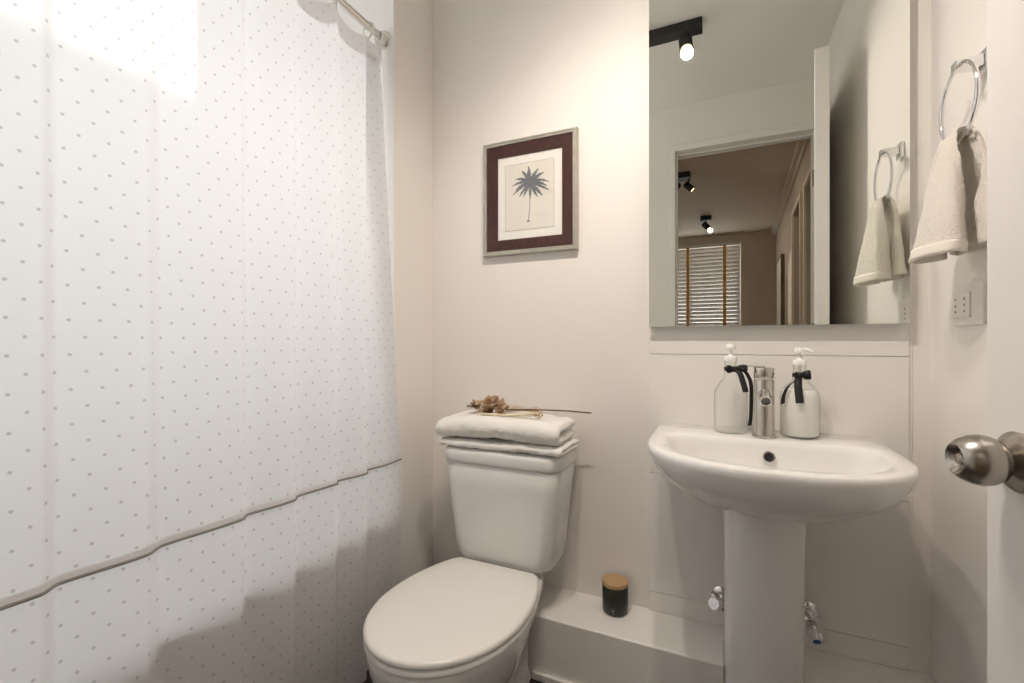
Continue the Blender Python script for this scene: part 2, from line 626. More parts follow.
# hall window
wf = MB()
for (a, b, c, d) in ((HWX0, HWX1, HWZ0, HWZ0 + 0.05), (HWX0, HWX1, HWZ1 - 0.05, HWZ1), (HWX0, HWX0 + 0.05, HWZ0 + 0.05, HWZ1 - 0.05), (HWX1 - 0.05, HWX1, HWZ0 + 0.05, HWZ1 - 0.05), (-0.42, -0.37, HWZ0 + 0.05, HWZ1 - 0.05)):
    wf.box(a, b, HY - 0.10, HY - 0.06, c, d)
w2 = struct('window_2', wf, 'gloss_white', 'window behind the slatted blind seen in the mirror')
obj('pane', box(HWX0 + 0.03, HWX1 - 0.03, HY - 0.083, HY - 0.079, HWZ0 + 0.03, HWZ1 - 0.03), 'pane', w2, smooth=0)
portal('hall_window_portal', ((HWX0 + HWX1) / 2, HY - 0.13, (HWZ0 + HWZ1) / 2), (PI / 2, 0, 0), HWX1 - HWX0, HWZ1 - HWZ0)

# venetian blind
vb = thing('venetian_blind', 'white slatted blind with two tan tapes reflected in the mirror', 'blind', (0, HY, 0))
sm = MB()
z = HWZ1 - 0.075
while z > HWZ0 + 0.03:
    t = math.radians(66)
    dy, dz = 0.025 * math.cos(t), 0.025 * math.sin(t)
    sm.add([(HWX0 + 0.01, 0.005, z - dz + 0.0), (HWX1 - 0.015, 0.005, z - dz), (HWX1 - 0.015, 0.005 + 2 * dy, z + dz), (HWX0 + 0.01, 0.005 + 2 * dy, z + dz),
            (HWX0 + 0.01, 0.005, z - dz - 0.003), (HWX1 - 0.015, 0.005, z - dz - 0.003), (HWX1 - 0.015, 0.005 + 2 * dy, z + dz - 0.003), (HWX0 + 0.01, 0.005 + 2 * dy, z + dz - 0.003)],
           [(0, 1, 2, 3), (7, 6, 5, 4), (0, 4, 5, 1), (1, 5, 6, 2), (2, 6, 7, 3), (3, 7, 4, 0)])
    z -= 0.052
obj('slats', sm, 'slat', vb, smooth=0)
obj('head_rail', box(HWX0 + 0.01, HWX1 - 0.015, 0.0, 0.05, HWZ1 - 0.045, HWZ1 - 0.005), 'slat', vb, smooth=0)
obj('bottom_rail', box(HWX0 + 0.01, HWX1 - 0.015, 0.008, 0.042, HWZ0 + 0.0, HWZ0 + 0.025), 'slat', vb, smooth=0)
for x in (-0.418, 0.053, -0.889):
    obj('ladder_tape', box(x - 0.019, x + 0.019, 0.047, 0.050, HWZ0 + 0.01, HWZ1 - 0.03), 'tape', vb, smooth=0, label='tan fabric ladder tape')
# framed panel on hall wall
hp = thing('wall_picture', 'narrow framed picture on the beige wall beyond the doorway', 'picture')
q = MB()
hallbox(q, -4.75, -4.20, 1.2, 1.98, -0.035, 0.0)
obj('frame', q, 'dark_door', hp, smooth=0)
q = MB()
hallbox(q, -4.72, -4.23, 1.23, 1.95, -0.037, -0.035)
obj('print', q, 'paper', hp, smooth=0)


# ------------------------------------------------------------------ ceiling spot lights
def spot_head(parent, loc, aim, energy, r=0.030, length=0.085, cone=142):
    d = Vector(aim).normalized()
    rot = d.to_track_quat('Z', 'Y').to_matrix().to_4x4()
    pos = Vector(loc)
    mt = Matrix.Translation(pos) @ rot
    mb = MB()
    mb.lathe([(0.001, -length * 0.5), (r * 0.8, -length * 0.5), (r, -length * 0.42), (r, length * 0.5), (r - 0.004, length * 0.5), (r - 0.004, length * 0.40), (0.001, length * 0.40)], 28, mt)
    h = obj('spot_head', mb, 'black_metal', parent)
    lens = MB()
    lens.lathe([(0.001, length * 0.405), (r - 0.0045, length * 0.405), (r - 0.008, length * 0.455), (0.001, length * 0.47)], 24, mt)
    obj('lens', lens, 'bulb', h, label='glowing warm lamp lens')
    arm = MB()
    arm.tube([(pos.x, pos.y, CEIL - 0.03 - parent.location.z), pos - d * 0.01], 0.006, 10)
    obj('swivel_arm', arm, 'black_metal', parent)
    ld = bpy.data.lights.new('spot_lamp', 'SPOT')
    ld.energy = energy
    ld.color = (1.0, 0.88, 0.77)
    ld.spot_size = math.radians(cone)
    ld.spot_blend = 1.0
    ld.shadow_soft_size = 0.025
    lo = bpy.data.objects.new('spot_lamp', ld)
    COL.objects.link(lo)
    lo.parent = parent
    lo.location = pos + d * (length * 0.5 + 0.025)
    lo.rotation_euler = d.to_track_quat('-Z', 'Y').to_euler()


sb = thing('ceiling_spot_bar', 'black ceiling bar with a lit spotlight at the top of the mirror', 'ceiling light', (-0.25, -0.84, 0))
obj('bar', box(-0.175, 0.175, -0.034, 0.034, CEIL - 0.04, CEIL), 'black_metal', sb, smooth=0, bevel=0.002)
spot_head(sb, (0.105, 0.015, CEIL - 0.10), (0.10, 0.50, -0.95), SPOT_W)
spot_head(sb, (-0.115, 0.015, CEIL - 0.10), (0.05, 0.30, -0.95), SPOT_W, cone=116)

ha = thing('ceiling_spotlight', 'black two headed ceiling spotlight beyond the doorway, nearer the door frame', 'ceiling light', (-0.30, -2.85, 0))
obj('mount', box(-0.06, 0.06, -0.06, 0.06, CEIL - 0.05, CEIL), 'black_metal', ha, smooth=0, bevel=0.002)
spot_head(ha, (0.05, 0.0, CEIL - 0.12), (0.6, 0.02, -0.6), HALL_SPOT_W, 0.028, 0.09)
spot_head(ha, (-0.06, 0.02, CEIL - 0.12), (-0.5, 0.25, -0.6), HALL_SPOT_W, 0.028, 0.09)
hb = thing('ceiling_spotlight', 'small black single ceiling spotlight above the reflected slatted blind', 'ceiling light', (-0.155, -4.42, 0))
obj('mount', box(-0.06, 0.06, -0.05, 0.05, CEIL - 0.05, CEIL), 'black_metal', hb, smooth=0, bevel=0.002)
spot_head(hb, (0.005, 0.02, CEIL - 0.12), (0.45, 0.2, -0.6), HALL_SPOT_W, 0.032, 0.10)

# ------------------------------------------------------------------ open door leaf with knob
hinge = Vector((0.474, FY + 0.03))
free = Vector((0.3318, -0.661))
dv = (hinge - free)
Ld = dv.length
dv.normalize()
nl = Vector((dv.y, -dv.x))      # points towards -x
if nl.x > 0:
    nl = -nl
ang = math.atan2(dv.y, dv.x)
dleaf = obj('door_1', box(0, Ld, -0.048, 0, 0.012, 2.175), 'door', None, smooth=0, bevel=0.0025)
dleaf.location = (free.x, free.y, 0)
dleaf.rotation_euler = (0, 0, ang)
setp(dleaf, 'open white door leaf at the right edge with a brushed knob', 'door', kind='structure')
# local frame: +x along the leaf to the hinge; face towards the room is the local side with normal nl
side = 1 if (Matrix.Rotation(ang, 2) @ Vector((0, 1))).dot(nl) > 0 else -1
if side < 0:
    # leaf body goes to local +y instead
    for v in dleaf.data.vertices:
        v.co.y += 0.048
fl = Matrix.Translation((0.058, 0, 0.8915)) @ Matrix.Rotation(-PI / 2 * side, 4, 'X')
kb = MB().lathe([(0.0115, 0.012), (0.0125, 0.0135), (0.0195, 0.0165), (0.0270, 0.0235), (0.0312, 0.033), (0.0322, 0.0405), (0.0306, 0.050), (0.0262, 0.0595), (0.0205, 0.0665), (0.0187, 0.0675), (0.0170, 0.0665), (0.0102, 0.058), (0.0001, 0.0575)], 48, fl, caps=False)
knob = obj('door_knob', kb, 'nickel', dleaf, label='brushed nickel egg-shaped knob')
obj('lock_button', MB().lathe([(0.0072, 0.0570), (0.0072, 0.0625), (0.0058, 0.0635), (0.0001, 0.0635)], 24, fl, caps=False), 'nickel', knob)
obj('neck', MB().lathe([(0.0135, 0.006), (0.0120, 0.009), (0.0118, 0.016)], 32, fl, caps=False), 'dark_hole', knob)
obj('rose', MB().lathe([(0.0372, 0.0), (0.0378, 0.004), (0.0350, 0.007), (0.0260, 0.0095), (0.0175, 0.0115), (0.0150, 0.0125), (0.0001, 0.0125)], 48, fl, caps=False), 'nickel', knob)
for zz in (0.25, 1.1, 1.95):
    obj('hinge', MB().lathe([(0.0001, -0.045), (0.006, -0.045), (0.006, 0.045), (0.0001, 0.045)], 12, Matrix.Translation((Ld + 0.004, 0.004 * side, zz)), caps=False), 'nickel', dleaf)

# ------------------------------------------------------------------ bathtub
tb = MB()


def rrect(x0, x1, y0, y1, r, z, n=8):
    out = []
    for (cx, cy, a0) in ((x1 - r, y1 - r, 0), (x0 + r, y1 - r, PI / 2), (x0 + r, y0 + r, PI), (x1 - r, y0 + r, 1.5 * PI)):
        for i in range(n + 1):
            a = a0 + PI / 2 * i / n
            out.append(Vector((cx + r * math.cos(a), cy + r * math.sin(a), z)))
    return out


TX0, TX1, TY0, TY1, TZ = LEFT_X + 0.004, -1.006, FY + 0.02, ENDY - 0.012, 0.462
tb.loft([rrect(TX0, TX1 - 0.012, TY0, TY1, 0.01, 0.0), rrect(TX0, TX1 - 0.012, TY0, TY1, 0.01, TZ - 0.03), rrect(TX0, TX1, TY0, TY1, 0.012, TZ - 0.022), rrect(TX0, TX1, TY0, TY1, 0.012, TZ - 0.006),
         rrect(TX0 + 0.005, TX1 - 0.005, TY0 + 0.005, TY1 - 0.005, 0.012, TZ), rrect(TX0 + 0.06, TX1 - 0.06, TY0 + 0.08, TY1 - 0.08, 0.12, TZ), rrect(TX0 + 0.07, TX1 - 0.07, TY0 + 0.09, TY1 - 0.09, 0.12, TZ - 0.012),
         rrect(TX0 + 0.12, TX1 - 0.12, TY0 + 0.2, TY1 - 0.12, 0.14, 0.16), rrect(TX0 + 0.16, TX1 - 0.16, TY0 + 0.26, TY1 - 0.16, 0.12, 0.12)])
tub = obj('bathtub', tb, 'tub')
setp(tub, 'white bathtub mostly hidden behind the dotted shower curtain', 'bathtub')

# ------------------------------------------------------------------ shower rod, rings, curtain, liner
ROD_X, ROD_Z = -1.072, 2.097
rod = thing('shower_rod', 'satin metal rod the dotted shower curtain hangs from', 'curtain rod', (ROD_X, ENDY - 0.008, ROD_Z))
ry = Matrix.Rotation(PI / 2, 4, 'X')
obj('tube', MB().lathe([(0.0125, 0.004), (0.0125, 1.352)], 24, ry), 'rod', rod)
obj('flange', MB().lathe([(0.031, 0), (0.031, 0.004), (0.026, 0.010), (0.019, 0.013), (0.0175, 0.026), (0.0126, 0.027)], 32, ry), 'rod', rod)
obj('flange', MB().lathe([(0.0126, 1.328), (0.0175, 1.33), (0.019, 1.34), (0.026, 1.346), (0.031, 1.351), (0.031, 1.357)], 32, ry), 'rod', rod)
RINGS = [-0.262, -0.312, -0.470, -0.630, -0.790, -0.950, -1.110, -1.270, -1.430]
CRE = [-1.52, -1.30, -1.13, -0.972, -0.770, -0.622, -0.470, -0.335]     # creases, going towards the back wall


def fold(y):
    """sideways offset of the cloth, in metres: each panel drifts outwards, then tucks back at a crease"""
    e = [-1.60] + CRE + [ENDY]
    for i in range(len(e) - 1):
        if y <= e[i + 1] or i == len(e) - 2:
            p = (y - e[i]) / (e[i + 1] - e[i])
            p = min(max(p, 0), 1)
            tuck = 0.20
            if i == 0:
                base = 0
            if p < tuck:
                s = p / tuck
                s = s * s * (3 - 2 * s)
                return 1 - 2 * s
            s = (p - tuck) / (1 - tuck)
            s = math.sin(s * PI / 2) ** 1.4
            return -1 + 2 * s
    return 0


def tuckx(y):
    # the last panel, by the end wall, hangs a little behind its neighbour
    s = min(max((y + 0.345) / 0.03, 0), 1)
    return -0.024 * s * s * (3 - 2 * s)


def top_z(y):
    pts = sorted(RINGS)
    for a, b in zip(pts, pts[1:]):
        if a <= y <= b:
            p = (y - a) / (b - a)
            return 2.072 - 4 * p * (1 - p) * min(0.040, (b - a) * 0.25)
    return 2.072


def curtain_x(y, z):
    f = min(max((2.05 - z) / 1.45, 0), 1)
    xb = -1.068 + 0.078 * f ** 1.1
    amp = 0.0060 + 0.0030 * f
    wob = (0.004 * noise.noise(Vector((y * 5, z * 1.6, 3.1))) + 0.0025 * noise.noise(Vector((y * 14, z * 2.5, 9.1)))) * (1 - 0.6 * f)
    ys = -1.5 + (y + 1.5) * 1.068 / abs(xb)       # the creases slant a little with the drape
    return xb + fold(ys) * amp + tuckx(ys) * (0.5 - 0.15 * f) + wob


cy0, cy1 = -1.588, -0.2475
NY, NZ = 300, 120
SEAM = 0.645


def cloth(z_top, z_bot, nz, off=0.0, flare=0.0):
    mb = MB()
    uvs = []
    ys = [cy0 + (cy1 - cy0) * i / NY for i in range(NY + 1)]
    arc = [0.0]
    for a, b in zip(ys, ys[1:]):
        arc.append(arc[-1] + math.hypot(b - a, 0.6 * (curtain_x(b, 1.0) - curtain_x(a, 1.0))))
    vs = []
    for j in range(nz + 1):
        s = j / nz
        for i, y in enumerate(ys):
            zt = z_top(y) if callable(z_top) else z_top
            zb = z_bot(y) if callable(z_bot) else z_bot
            z = zb + (zt - zb) * s
            # edge by the end wall drifts outwards a little towards the floor
            yy = y + 0.0 * (1 - s)
            vs.append((curtain_x(y, z) + off, yy, z))
            uvs.append((arc[i], z))
    fs = []
    w = NY + 1
    for j in range(nz):
        for i in range(NY):
            fs.append((j * w + i, j * w + i + 1, (j + 1) * w + i + 1, (j + 1) * w + i))
    mb.add(vs, fs)
    return mb, uvs


cur = thing('shower_curtain', 'white shower curtain with small grey dots and a grey piped seam', 'shower curtain', (0, 0, 0))
mb, uv = cloth(top_z, 0.012, NZ)
obj('cloth', mb, 'curtain', cur, uvs=uv, smooth=180)
mb, uv = cloth(lambda y: top_z(y) + 0.001, lambda y: top_z(y) - 0.062, 8, 0.0022)
obj('top_hem', mb, 'curtain_hem', cur, uvs=uv, smooth=180)
# seam: a soft fold of cloth with a grey piping under it
mb, uv = cloth(SEAM + 0.010, SEAM - 0.003, 4, 0.0022)
obj('seam_tuck', mb, 'curtain_plain', cur, uvs=uv, smooth=180)
ys = [cy0 + (cy1 - cy0) * i / 240 for i in range(241)]
obj('piping', MB().tube([(curtain_x(y, SEAM) + 0.004, y, SEAM - 0.004 + 0.003 * noise.noise(Vector((y * 6, 0, 0)))) for y in ys], 0.0028, 8), 'piping', cur, label='grey piping along the seam')

r0 = None
for i, y in enumerate(RINGS):
    lab = ['white plastic curtain ring pressed against the rod flange', 'white plastic curtain ring second from the rod flange', 'white plastic curtain ring third from the rod flange at the top of the photo']
    if i >= 3:
        break
    if r0 is None:
        r0 = obj('curtain_ring', MB().tube([(0.0 + 0.021 * math.cos(a), 0.003 * math.sin(2 * a), -0.006 + 0.027 * math.sin(a)) for a in [2 * PI * k / 40 for k in range(40)]], 0.0032, 8, closed=True), 'ring_plastic')
        o = r0
    else:
        o = r0.copy()
        COL.objects.link(o)
    o.location = (ROD_X, y - 0.002, ROD_Z - 0.0045)
    o.rotation_euler = (0, 0, 0.25 * (i % 3 - 1))
    setp(o, lab[i], 'curtain ring', 'curtain rings on the shower rod')

# plain white liner inside the tub, its edge shows beside the curtain
lmb = MB()
lys = [-0.345 + (0.345 - 0.262) * i / 60 for i in range(61)]
lr = []
for j in range(41):
    z = 0.50 + (2.02 - 0.50) * j / 40
    lr.append([(-1.094 + 0.006 * math.sin(y * 46 + 0.4) + 0.003 * noise.noise(Vector((y * 7, z * 2, 1))) + 0.012 * max(0, (y + 0.30) / 0.05), y + 0.018 * (1 - j / 40), z) for y in lys])
lmb.loft(lr, caps=False, closed=False)
ln = obj('shower_liner', lmb, curtain_mat('liner_voile', False, 0.7, (0.93, 0.93, 0.94)), smooth=180, solid=0.0008)
setp(ln, 'plain white liner edge showing between the dotted curtain and the wall', 'shower liner')

# ------------------------------------------------------------------ toilet
TXC = -0.641
toi = thing('toilet', 'white close-coupled toilet with its lid closed', 'toilet', (TXC, 0, 0))


def seat_outline(z, k=1.0, n=64, yb=-0.222, yf=-0.704, hw=0.200, grow=0.0):
    ym = -0.462
    out = []
    hw = hw + grow
    # front arc
    for i in range(n + 1):
        a = PI * i / n           # from +x side round the front to -x side
        out.append(Vector((hw * math.cos(a), ym + (yf - grow - ym) * math.sin(a), z)))
    m = 20
    for i in range(1, m + 1):
        p = i / m
        y = ym + (yb - ym) * p
        w = hw * (1 - 0.31 * p ** 2.2)
        if p > 0.93:
            w -= 0.01 * ((p - 0.93) / 0.07) ** 2
        out.append(Vector((-w, y, z)))
    for i in range(m, 0, -1):
        p = i / m
        y = ym + (yb - ym) * p
        w = hw * (1 - 0.31 * p ** 2.2)
        if p > 0.93:
            w -= 0.01 * ((p - 0.93) / 0.07) ** 2
        out.append(Vector((w, y, z)))
    return out


def shrink(ring, d, cx=0, cy=-0.475, z=None):
    out = []
    for p in ring:
        v = Vector((p.x - cx, p.y - cy, 0))
        L = v.length
        v = v * ((L - d) / L) if L > d else v * 0.01
        out.append(Vector((cx + v.x, cy + v.y, p.z if z is None else z)))
    return out


def skew(ring):
    # the pan sits a touch askew of the tank
    return [Vector((p.x + 0.004 + 0.052 * min(0, p.y + 0.22), p.y, p.z)) for p in ring]


base = skew(seat_outline(0))
lid = MB().loft([shrink(base, 0.004, z=0.3305), shrink(base, 0.0005, z=0.332), shrink(base, 0.0, z=0.338), shrink(base, 0.003, z=0.3425), shrink(base, 0.010, z=0.3450), shrink(base, 0.06, z=0.3462), shrink(base, 0.13, z=0.3468)])
obj('seat_lid', lid, 'plastic', toi, smooth=60)
b2 = skew(seat_outline(0, yb=-0.225))
seat = MB().loft([shrink(b2, 0.006, z=0.3115), shrink(b2, 0.001, z=0.313), shrink(b2, 0.0005, z=0.322), shrink(b2, 0.005, z=0.3270), shrink(b2, 0.012, z=0.3285)])
obj('seat', seat, 'plastic', toi, smooth=60)
# bowl
def bowl_ring(z, hw, yf, yb, ym=-0.44, rear=0.7):
    out = []
    n, m = 64, 20
    for i in range(n + 1):
        a = PI * i / n
        out.append(Vector((hw * math.cos(a), ym + (yf - ym) * math.sin(a), z)))
    for sgn, rng in ((-1, range(1, m + 1)), (1, range(m, 0, -1))):
        for i in rng:
            p = i / m
            w = hw * (1 - (1 - rear) * p ** 1.5)
            out.append(Vector((sgn * w, ym + (yb - ym) * p, z)))
    return out


bw = MB().loft([skew(r_) for r_ in [bowl_ring(0.0, 0.118, -0.612, -0.20, -0.42, 0.9), bowl_ring(0.015, 0.118, -0.612, -0.20, -0.42, 0.9), bowl_ring(0.035, 0.108, -0.585, -0.20, -0.42, 0.9), bowl_ring(0.08, 0.112, -0.59, -0.20, -0.42, 0.85),
                bowl_ring(0.13, 0.134, -0.627, -0.20, -0.43, 0.75), bowl_ring(0.18, 0.160, -0.660, -0.20, -0.44, 0.68), bowl_ring(0.215, 0.175, -0.680, -0.17, -0.45, 0.50), bowl_ring(0.25, 0.186, -0.693, -0.10, -0.455, 0.50),
                bowl_ring(0.285, 0.192, -0.699, -0.06, -0.46, 0.50), bowl_ring(0.302, 0.193, -0.701, -0.05, -0.46, 0.50), bowl_ring(0.3095, 0.188, -0.695, -0.055, -0.46, 0.50), bowl_ring(0.311, 0.176, -0.682, -0.06, -0.46, 0.50)]])
obj('bowl', bw, 'ceramic_tank', toi, smooth=70)


def tank_ring(z, hw, yf, yb, r, bow=0.010, dx=0.0):
    ring = rrect(-hw + dx, hw + dx, yf, yb, r, z, 10)
    # rear corners tighter is not visible; the front face bows outwards a little
    out = []
    for p in ring:
        t = (p.x - dx) / hw
        s = max(0.0, (p.y - yb) / (yf - yb))
        out.append(Vector((p.x, p.y - bow * (1 - t * t) * s, p.z)))
    return out


tk = MB().loft([tank_ring(0.326, 0.145, -0.185, -0.035, 0.050), tank_ring(0.3285, 0.158, -0.193, -0.028, 0.050), tank_ring(0.335, 0.168, -0.200, -0.022, 0.050), tank_ring(0.350, 0.174, -0.203, -0.02, 0.050),
                tank_ring(0.42, 0.182, -0.206, -0.018, 0.048), tank_ring(0.50, 0.190, -0.209, -0.018, 0.045), tank_ring(0.58, 0.198, -0.211, -0.018, 0.043), tank_ring(0.642, 0.205, -0.212, -0.018, 0.043), tank_ring(0.6465, 0.202, -0.208, -0.022, 0.041)])
obj('tank', tk, 'ceramic_tank', toi, smooth=60)
tl_ = MB().loft([tank_ring(0.6485, 0.205, -0.213, -0.015, 0.044), tank_ring(0.6495, 0.2075, -0.217, -0.012, 0.046), tank_ring(0.656, 0.209, -0.219, -0.012, 0.047), tank_ring(0.678, 0.2095, -0.220, -0.012, 0.047), tank_ring(0.687, 0.207, -0.217, -0.014, 0.045), tank_ring(0.6925, 0.200, -0.210, -0.02, 0.04), tank_ring(0.694, 0.185, -0.195, -0.035, 0.03)])
obj('tank_lid', tl_, 'ceramic_tank', toi, smooth=60)
obj('gasket', box(-0.10, 0.10, -0.175, -0.05, 0.305, 0.330), 'rubber', toi, bevel=0.004)
for s in (-1, 1):
    obj('seat_hinge', MB().lathe([(0.0001, -0.016), (0.008, -0.016), (0.008, 0.016), (0.0001, 0.016)], 16, Matrix.Translation((s * 0.078, -0.214, 0.322)) @ Matrix.Rotation(PI / 2, 4, 'Y'), caps=False), 'plastic', toi)
obj('tank_bolt', MB().lathe([(0.004, 0), (0.004, 0.004), (0.0001, 0.0045)], 12, Matrix.Translation((0.1815, -0.070, 0.40)) @ Matrix.Rotation(PI / 2, 4, 'Y'), caps=False), 'chrome', toi)


# ------------------------------------------------------------------ folded towels on the tank
def folded(path, hw, x0, x1, seed, nx=150, sag=None, endr=0.014):
    """path: centre line of the folded cloth in (y,z); hw: half thickness"""
    pts = []
    for i in range(len(path) - 1):
        a, b = Vector(path[i]), Vector(path[i + 1])
        k = max(2, int((b - a).length / 0.0035))
        for j in range(k):
            pts.append(a.lerp(b, j / k))
    pts.append(Vector(path[-1]))
    # smooth the corners
    for _ in range(16):
        pts = [pts[0]] + [(pts[i - 1] + pts[i] * 2 + pts[i + 1]) / 4 for i in range(1, len(pts) - 1)] + [pts[-1]]
    L, R = [], []
    for i, p in enumerate(pts):
        t = (pts[min(i + 1, len(pts) - 1)] - pts[max(i - 1, 0)]).normalized()
        nrm = Vector((-t.y, t.x))
        e = min(i, len(pts) - 1 - i) / 5.0
        w = hw * math.sqrt(max(0.05, 1 - max(0, 1 - e) ** 2))
        L.append((p, nrm * w))
    rings = []
    for i in range(nx + 1):
        x = x0 + (x1 - x0) * i / nx
        de = min(x - x0, x1 - x)
        tf = 1.0 if de > endr else math.sqrt(max(0.02, 1 - (1 - de / endr) ** 2))
        ring = []
        for p, o in L:
            q = p + o * tf
            ring.append(q)
        for p, o in reversed(L):
            ring.append(p - o * tf)
        r3 = []
        for q in ring:
            d = noise.noise(Vector((x * 9 + seed, q.x * 9, q.y * 14))) * 0.006
            f = noise.noise(Vector((x * 150, q.x * 150, q.y * 150 + seed))) * 0.0020 + noise.noise(Vector((x * 42, q.x * 42, q.y * 42 + seed))) * 0.0024 + noise.noise(Vector((x * 380, q.x * 380, q.y * 380))) * 0.0009
            zz = q.y + (d + f)
            if sag:
                zz += sag(x, q.x)
            zz = max(zz, 0.0006)
            r3.append((x + noise.noise(Vector((q.x * 12, q.y * 30, seed))) * 0.004, q.x + noise.noise(Vector((x * 10, seed, q.y * 5))) * 0.006 + f, zz))
        rings.append(r3)
    return MB().loft(rings)


TT = 0.6945
low = folded([(0.075, 0.009), (-0.098, 0.009), (-0.108, 0.016), (-0.098, 0.023), (0.075, 0.023)], 0.0068, -0.214, 0.218, 1.7)
o = obj('folded_towel', low, 'towel', smooth=180)
o.location = (TXC, -0.118, TT)
setp(o, 'lower white folded towel lying directly on the toilet tank', 'towel', 'folded towels on the toilet tank')


def sag_u(x, y):
    # the top towel humps in its middle and dips at the left end
    s = (x + 0.01) / 0.19
    return 0.004 * math.cos(s * 2.2) - 0.004 * max(0, -s - 0.55) * 4 * 0.8


up = folded([(0.072, 0.0185), (-0.092, 0.0180), (-0.112, 0.0360), (-0.092, 0.0540), (0.074, 0.0530)], 0.0168, -0.225, 0.209, 5.3, sag=sag_u, endr=0.030)
o = obj('folded_towel', up, 'towel', smooth=180)
o.location = (TXC - 0.003, -0.112, TT + 0.0318)
setp(o, 'upper thicker white folded towel carrying the dried flowers', 'towel', 'folded towels on the toilet tank')
TOPZ = TT + 0.0318 + 0.0745


# ------------------------------------------------------------------ dried flowers on the towels
def petal(mb, c, d, up, L, Wd, curl):
    d = Vector(d).normalized()
    s = d.cross(Vector(up)).normalized()
    u = s.cross(d).normalized()
    rings = []
    for i in range(7):
        p = i / 6
        w = Wd * math.sin(PI * (0.08 + 0.86 * p)) ** 0.8
        pos = Vector(c) + d * L * p + u * curl * L * p * p
        rings.append([pos + s * w * q + u * abs(q) * Wd * 0.35 * math.sin(PI * p) for q in (-1, -0.5, 0, 0.5, 1)])
    mb.loft(rings, caps=False, closed=False)


rn = random.Random(11)
fl1 = thing('dried_flower', 'brown dried flower head with curled petals and a long dark stem', 'dried flower', (TXC - 0.070, -0.140, TOPZ))
fl1.scale = (1.3, 1.3, 1.35)
mbs = [MB(), MB()]
for k in range(64):
    cx, cy_, cz = rn.uniform(-0.045, 0.050), rn.uniform(-0.022, 0.022), rn.uniform(0.004, 0.026)
    cz *= 1 - (cx / 0.065) ** 2
    d = Vector((cx * 12 + rn.uniform(-0.8, 0.8), cy_ * 20 + rn.uniform(-0.8, 0.8), rn.uniform(-0.1, 0.9)))
    petal(mbs[k % 2], (cx, cy_, cz), d, (rn.uniform(-.3, .3), rn.uniform(-.3, .3), 1), rn.uniform(0.014, 0.024), rn.uniform(0.006, 0.011), rn.uniform(-0.5, 0.6))
obj('petals', mbs[0], 'petal', fl1, smooth=180, solid=0.0009)
obj('petals', mbs[1], 'petal_pale', fl1, smooth=180, solid=0.0009)
obj('calyx', MB().lathe([(0.001, -0.012), (0.010, -0.008), (0.014, 0.0), (0.010, 0.008), (0.001, 0.012)], 14, Matrix.Translation((0.0, 0.0, 0.008))), 'stem', fl1)
obj('stem', MB().tube([(0.02, 0.004, 0.010), (0.09, 0.018, 0.012), (0.15, 0.028, 0.0135), (0.205, 0.034, 0.0135), (0.262, 0.040, 0.0115)], 0.0017, 8), 'stem', fl1)
# toothed grass spike
fl2 = thing('dried_grass_spike', 'tan dried spike with comb-like bristles lying behind the pale stalk', 'dried flower', (TXC + 0.012, -0.105, TOPZ))
fl2.scale = (1.1, 1.1, 1.2)
mb = MB()
mb.tube([(-0.02, 0, 0.006), (0.03, 0.003, 0.010), (0.078, 0.004, 0.010)], 0.0022, 8)
for k in range(17):
    x = -0.012 + 0.0052 * k
    for s in (-1, 1):
        mb.tube([(x, 0.002, 0.008), (x + 0.002, 0.002 + 0.006 * s, 0.012), (x + 0.003, 0.002 + 0.008 * s, 0.0195 + 0.003 * math.sin(k * 0.5))], lambda t: 0.0013 * (1 - 0.6 * t), 6)
obj('bristles', mb, 'straw', fl2)
# pale stalk
fl3 = thing('dried_stalk', 'pale straw stalk with a tan seed tuft at its right end', 'dried flower', (TXC + 0.008, -0.185, TOPZ))
fl3.scale = (1.15, 1.1, 1.1)
mb = MB()
for k in range(7):
    oy, oz = 0.0035 * (k % 3 - 1), 0.002 * (k % 2)
    mb.tube([(-0.085 + 0.008 * k, oy, 0.003 + oz), (0.0, oy * 0.5 + 0.002, 0.004 + oz), (0.055, oy * 0.8 + 0.004, 0.0065 + oz), (0.095, oy * 1.6 + 0.006, 0.011 + oz + 0.001 * k)], 0.0027, 7)
obj('stalk', mb, 'straw_pale', fl3)
mb = MB()
for k in range(26):
    c = (0.097 + rn.uniform(-0.012, 0.014), 0.008 + rn.uniform(-0.010, 0.010), 0.009 + rn.uniform(-0.007, 0.009))
    petal(mb, c, (rn.uniform(-1, 1), rn.uniform(-1, 1), rn.uniform(-0.6, 1)), (0.2, 0.1, 1), rn.uniform(0.006, 0.011), 0.003, 0.4)
obj('seed_tuft', mb, 'straw', fl3, smooth=180, solid=0.0008)

# ------------------------------------------------------------------ framed palm print
PX0, PX1, PZ0, PZ1 = -0.7950, -0.4370, 1.3540, 1.7650
pic = thing('picture_frame', 'framed grey palm print in dark wood and silver frame above the toilet', 'picture', ((PX0 + PX1) / 2, 0, (PZ0 + PZ1) / 2))
hw_, hh = (PX1 - PX0) / 2, (PZ1 - PZ0) / 2


def frame_loop(prof):
    """prof: list of (inset, y) closed, swept round the rectangle with mitred corners"""
    rings = []
    for (sx, sz) in ((-1, -1), (1, -1), (1, 1), (-1, 1), (-1, -1)):
        rings.append([Vector((sx * (hw_ - i), y, sz * (hh - i))) for i, y in prof])
    return MB().loft(rings, caps=False)


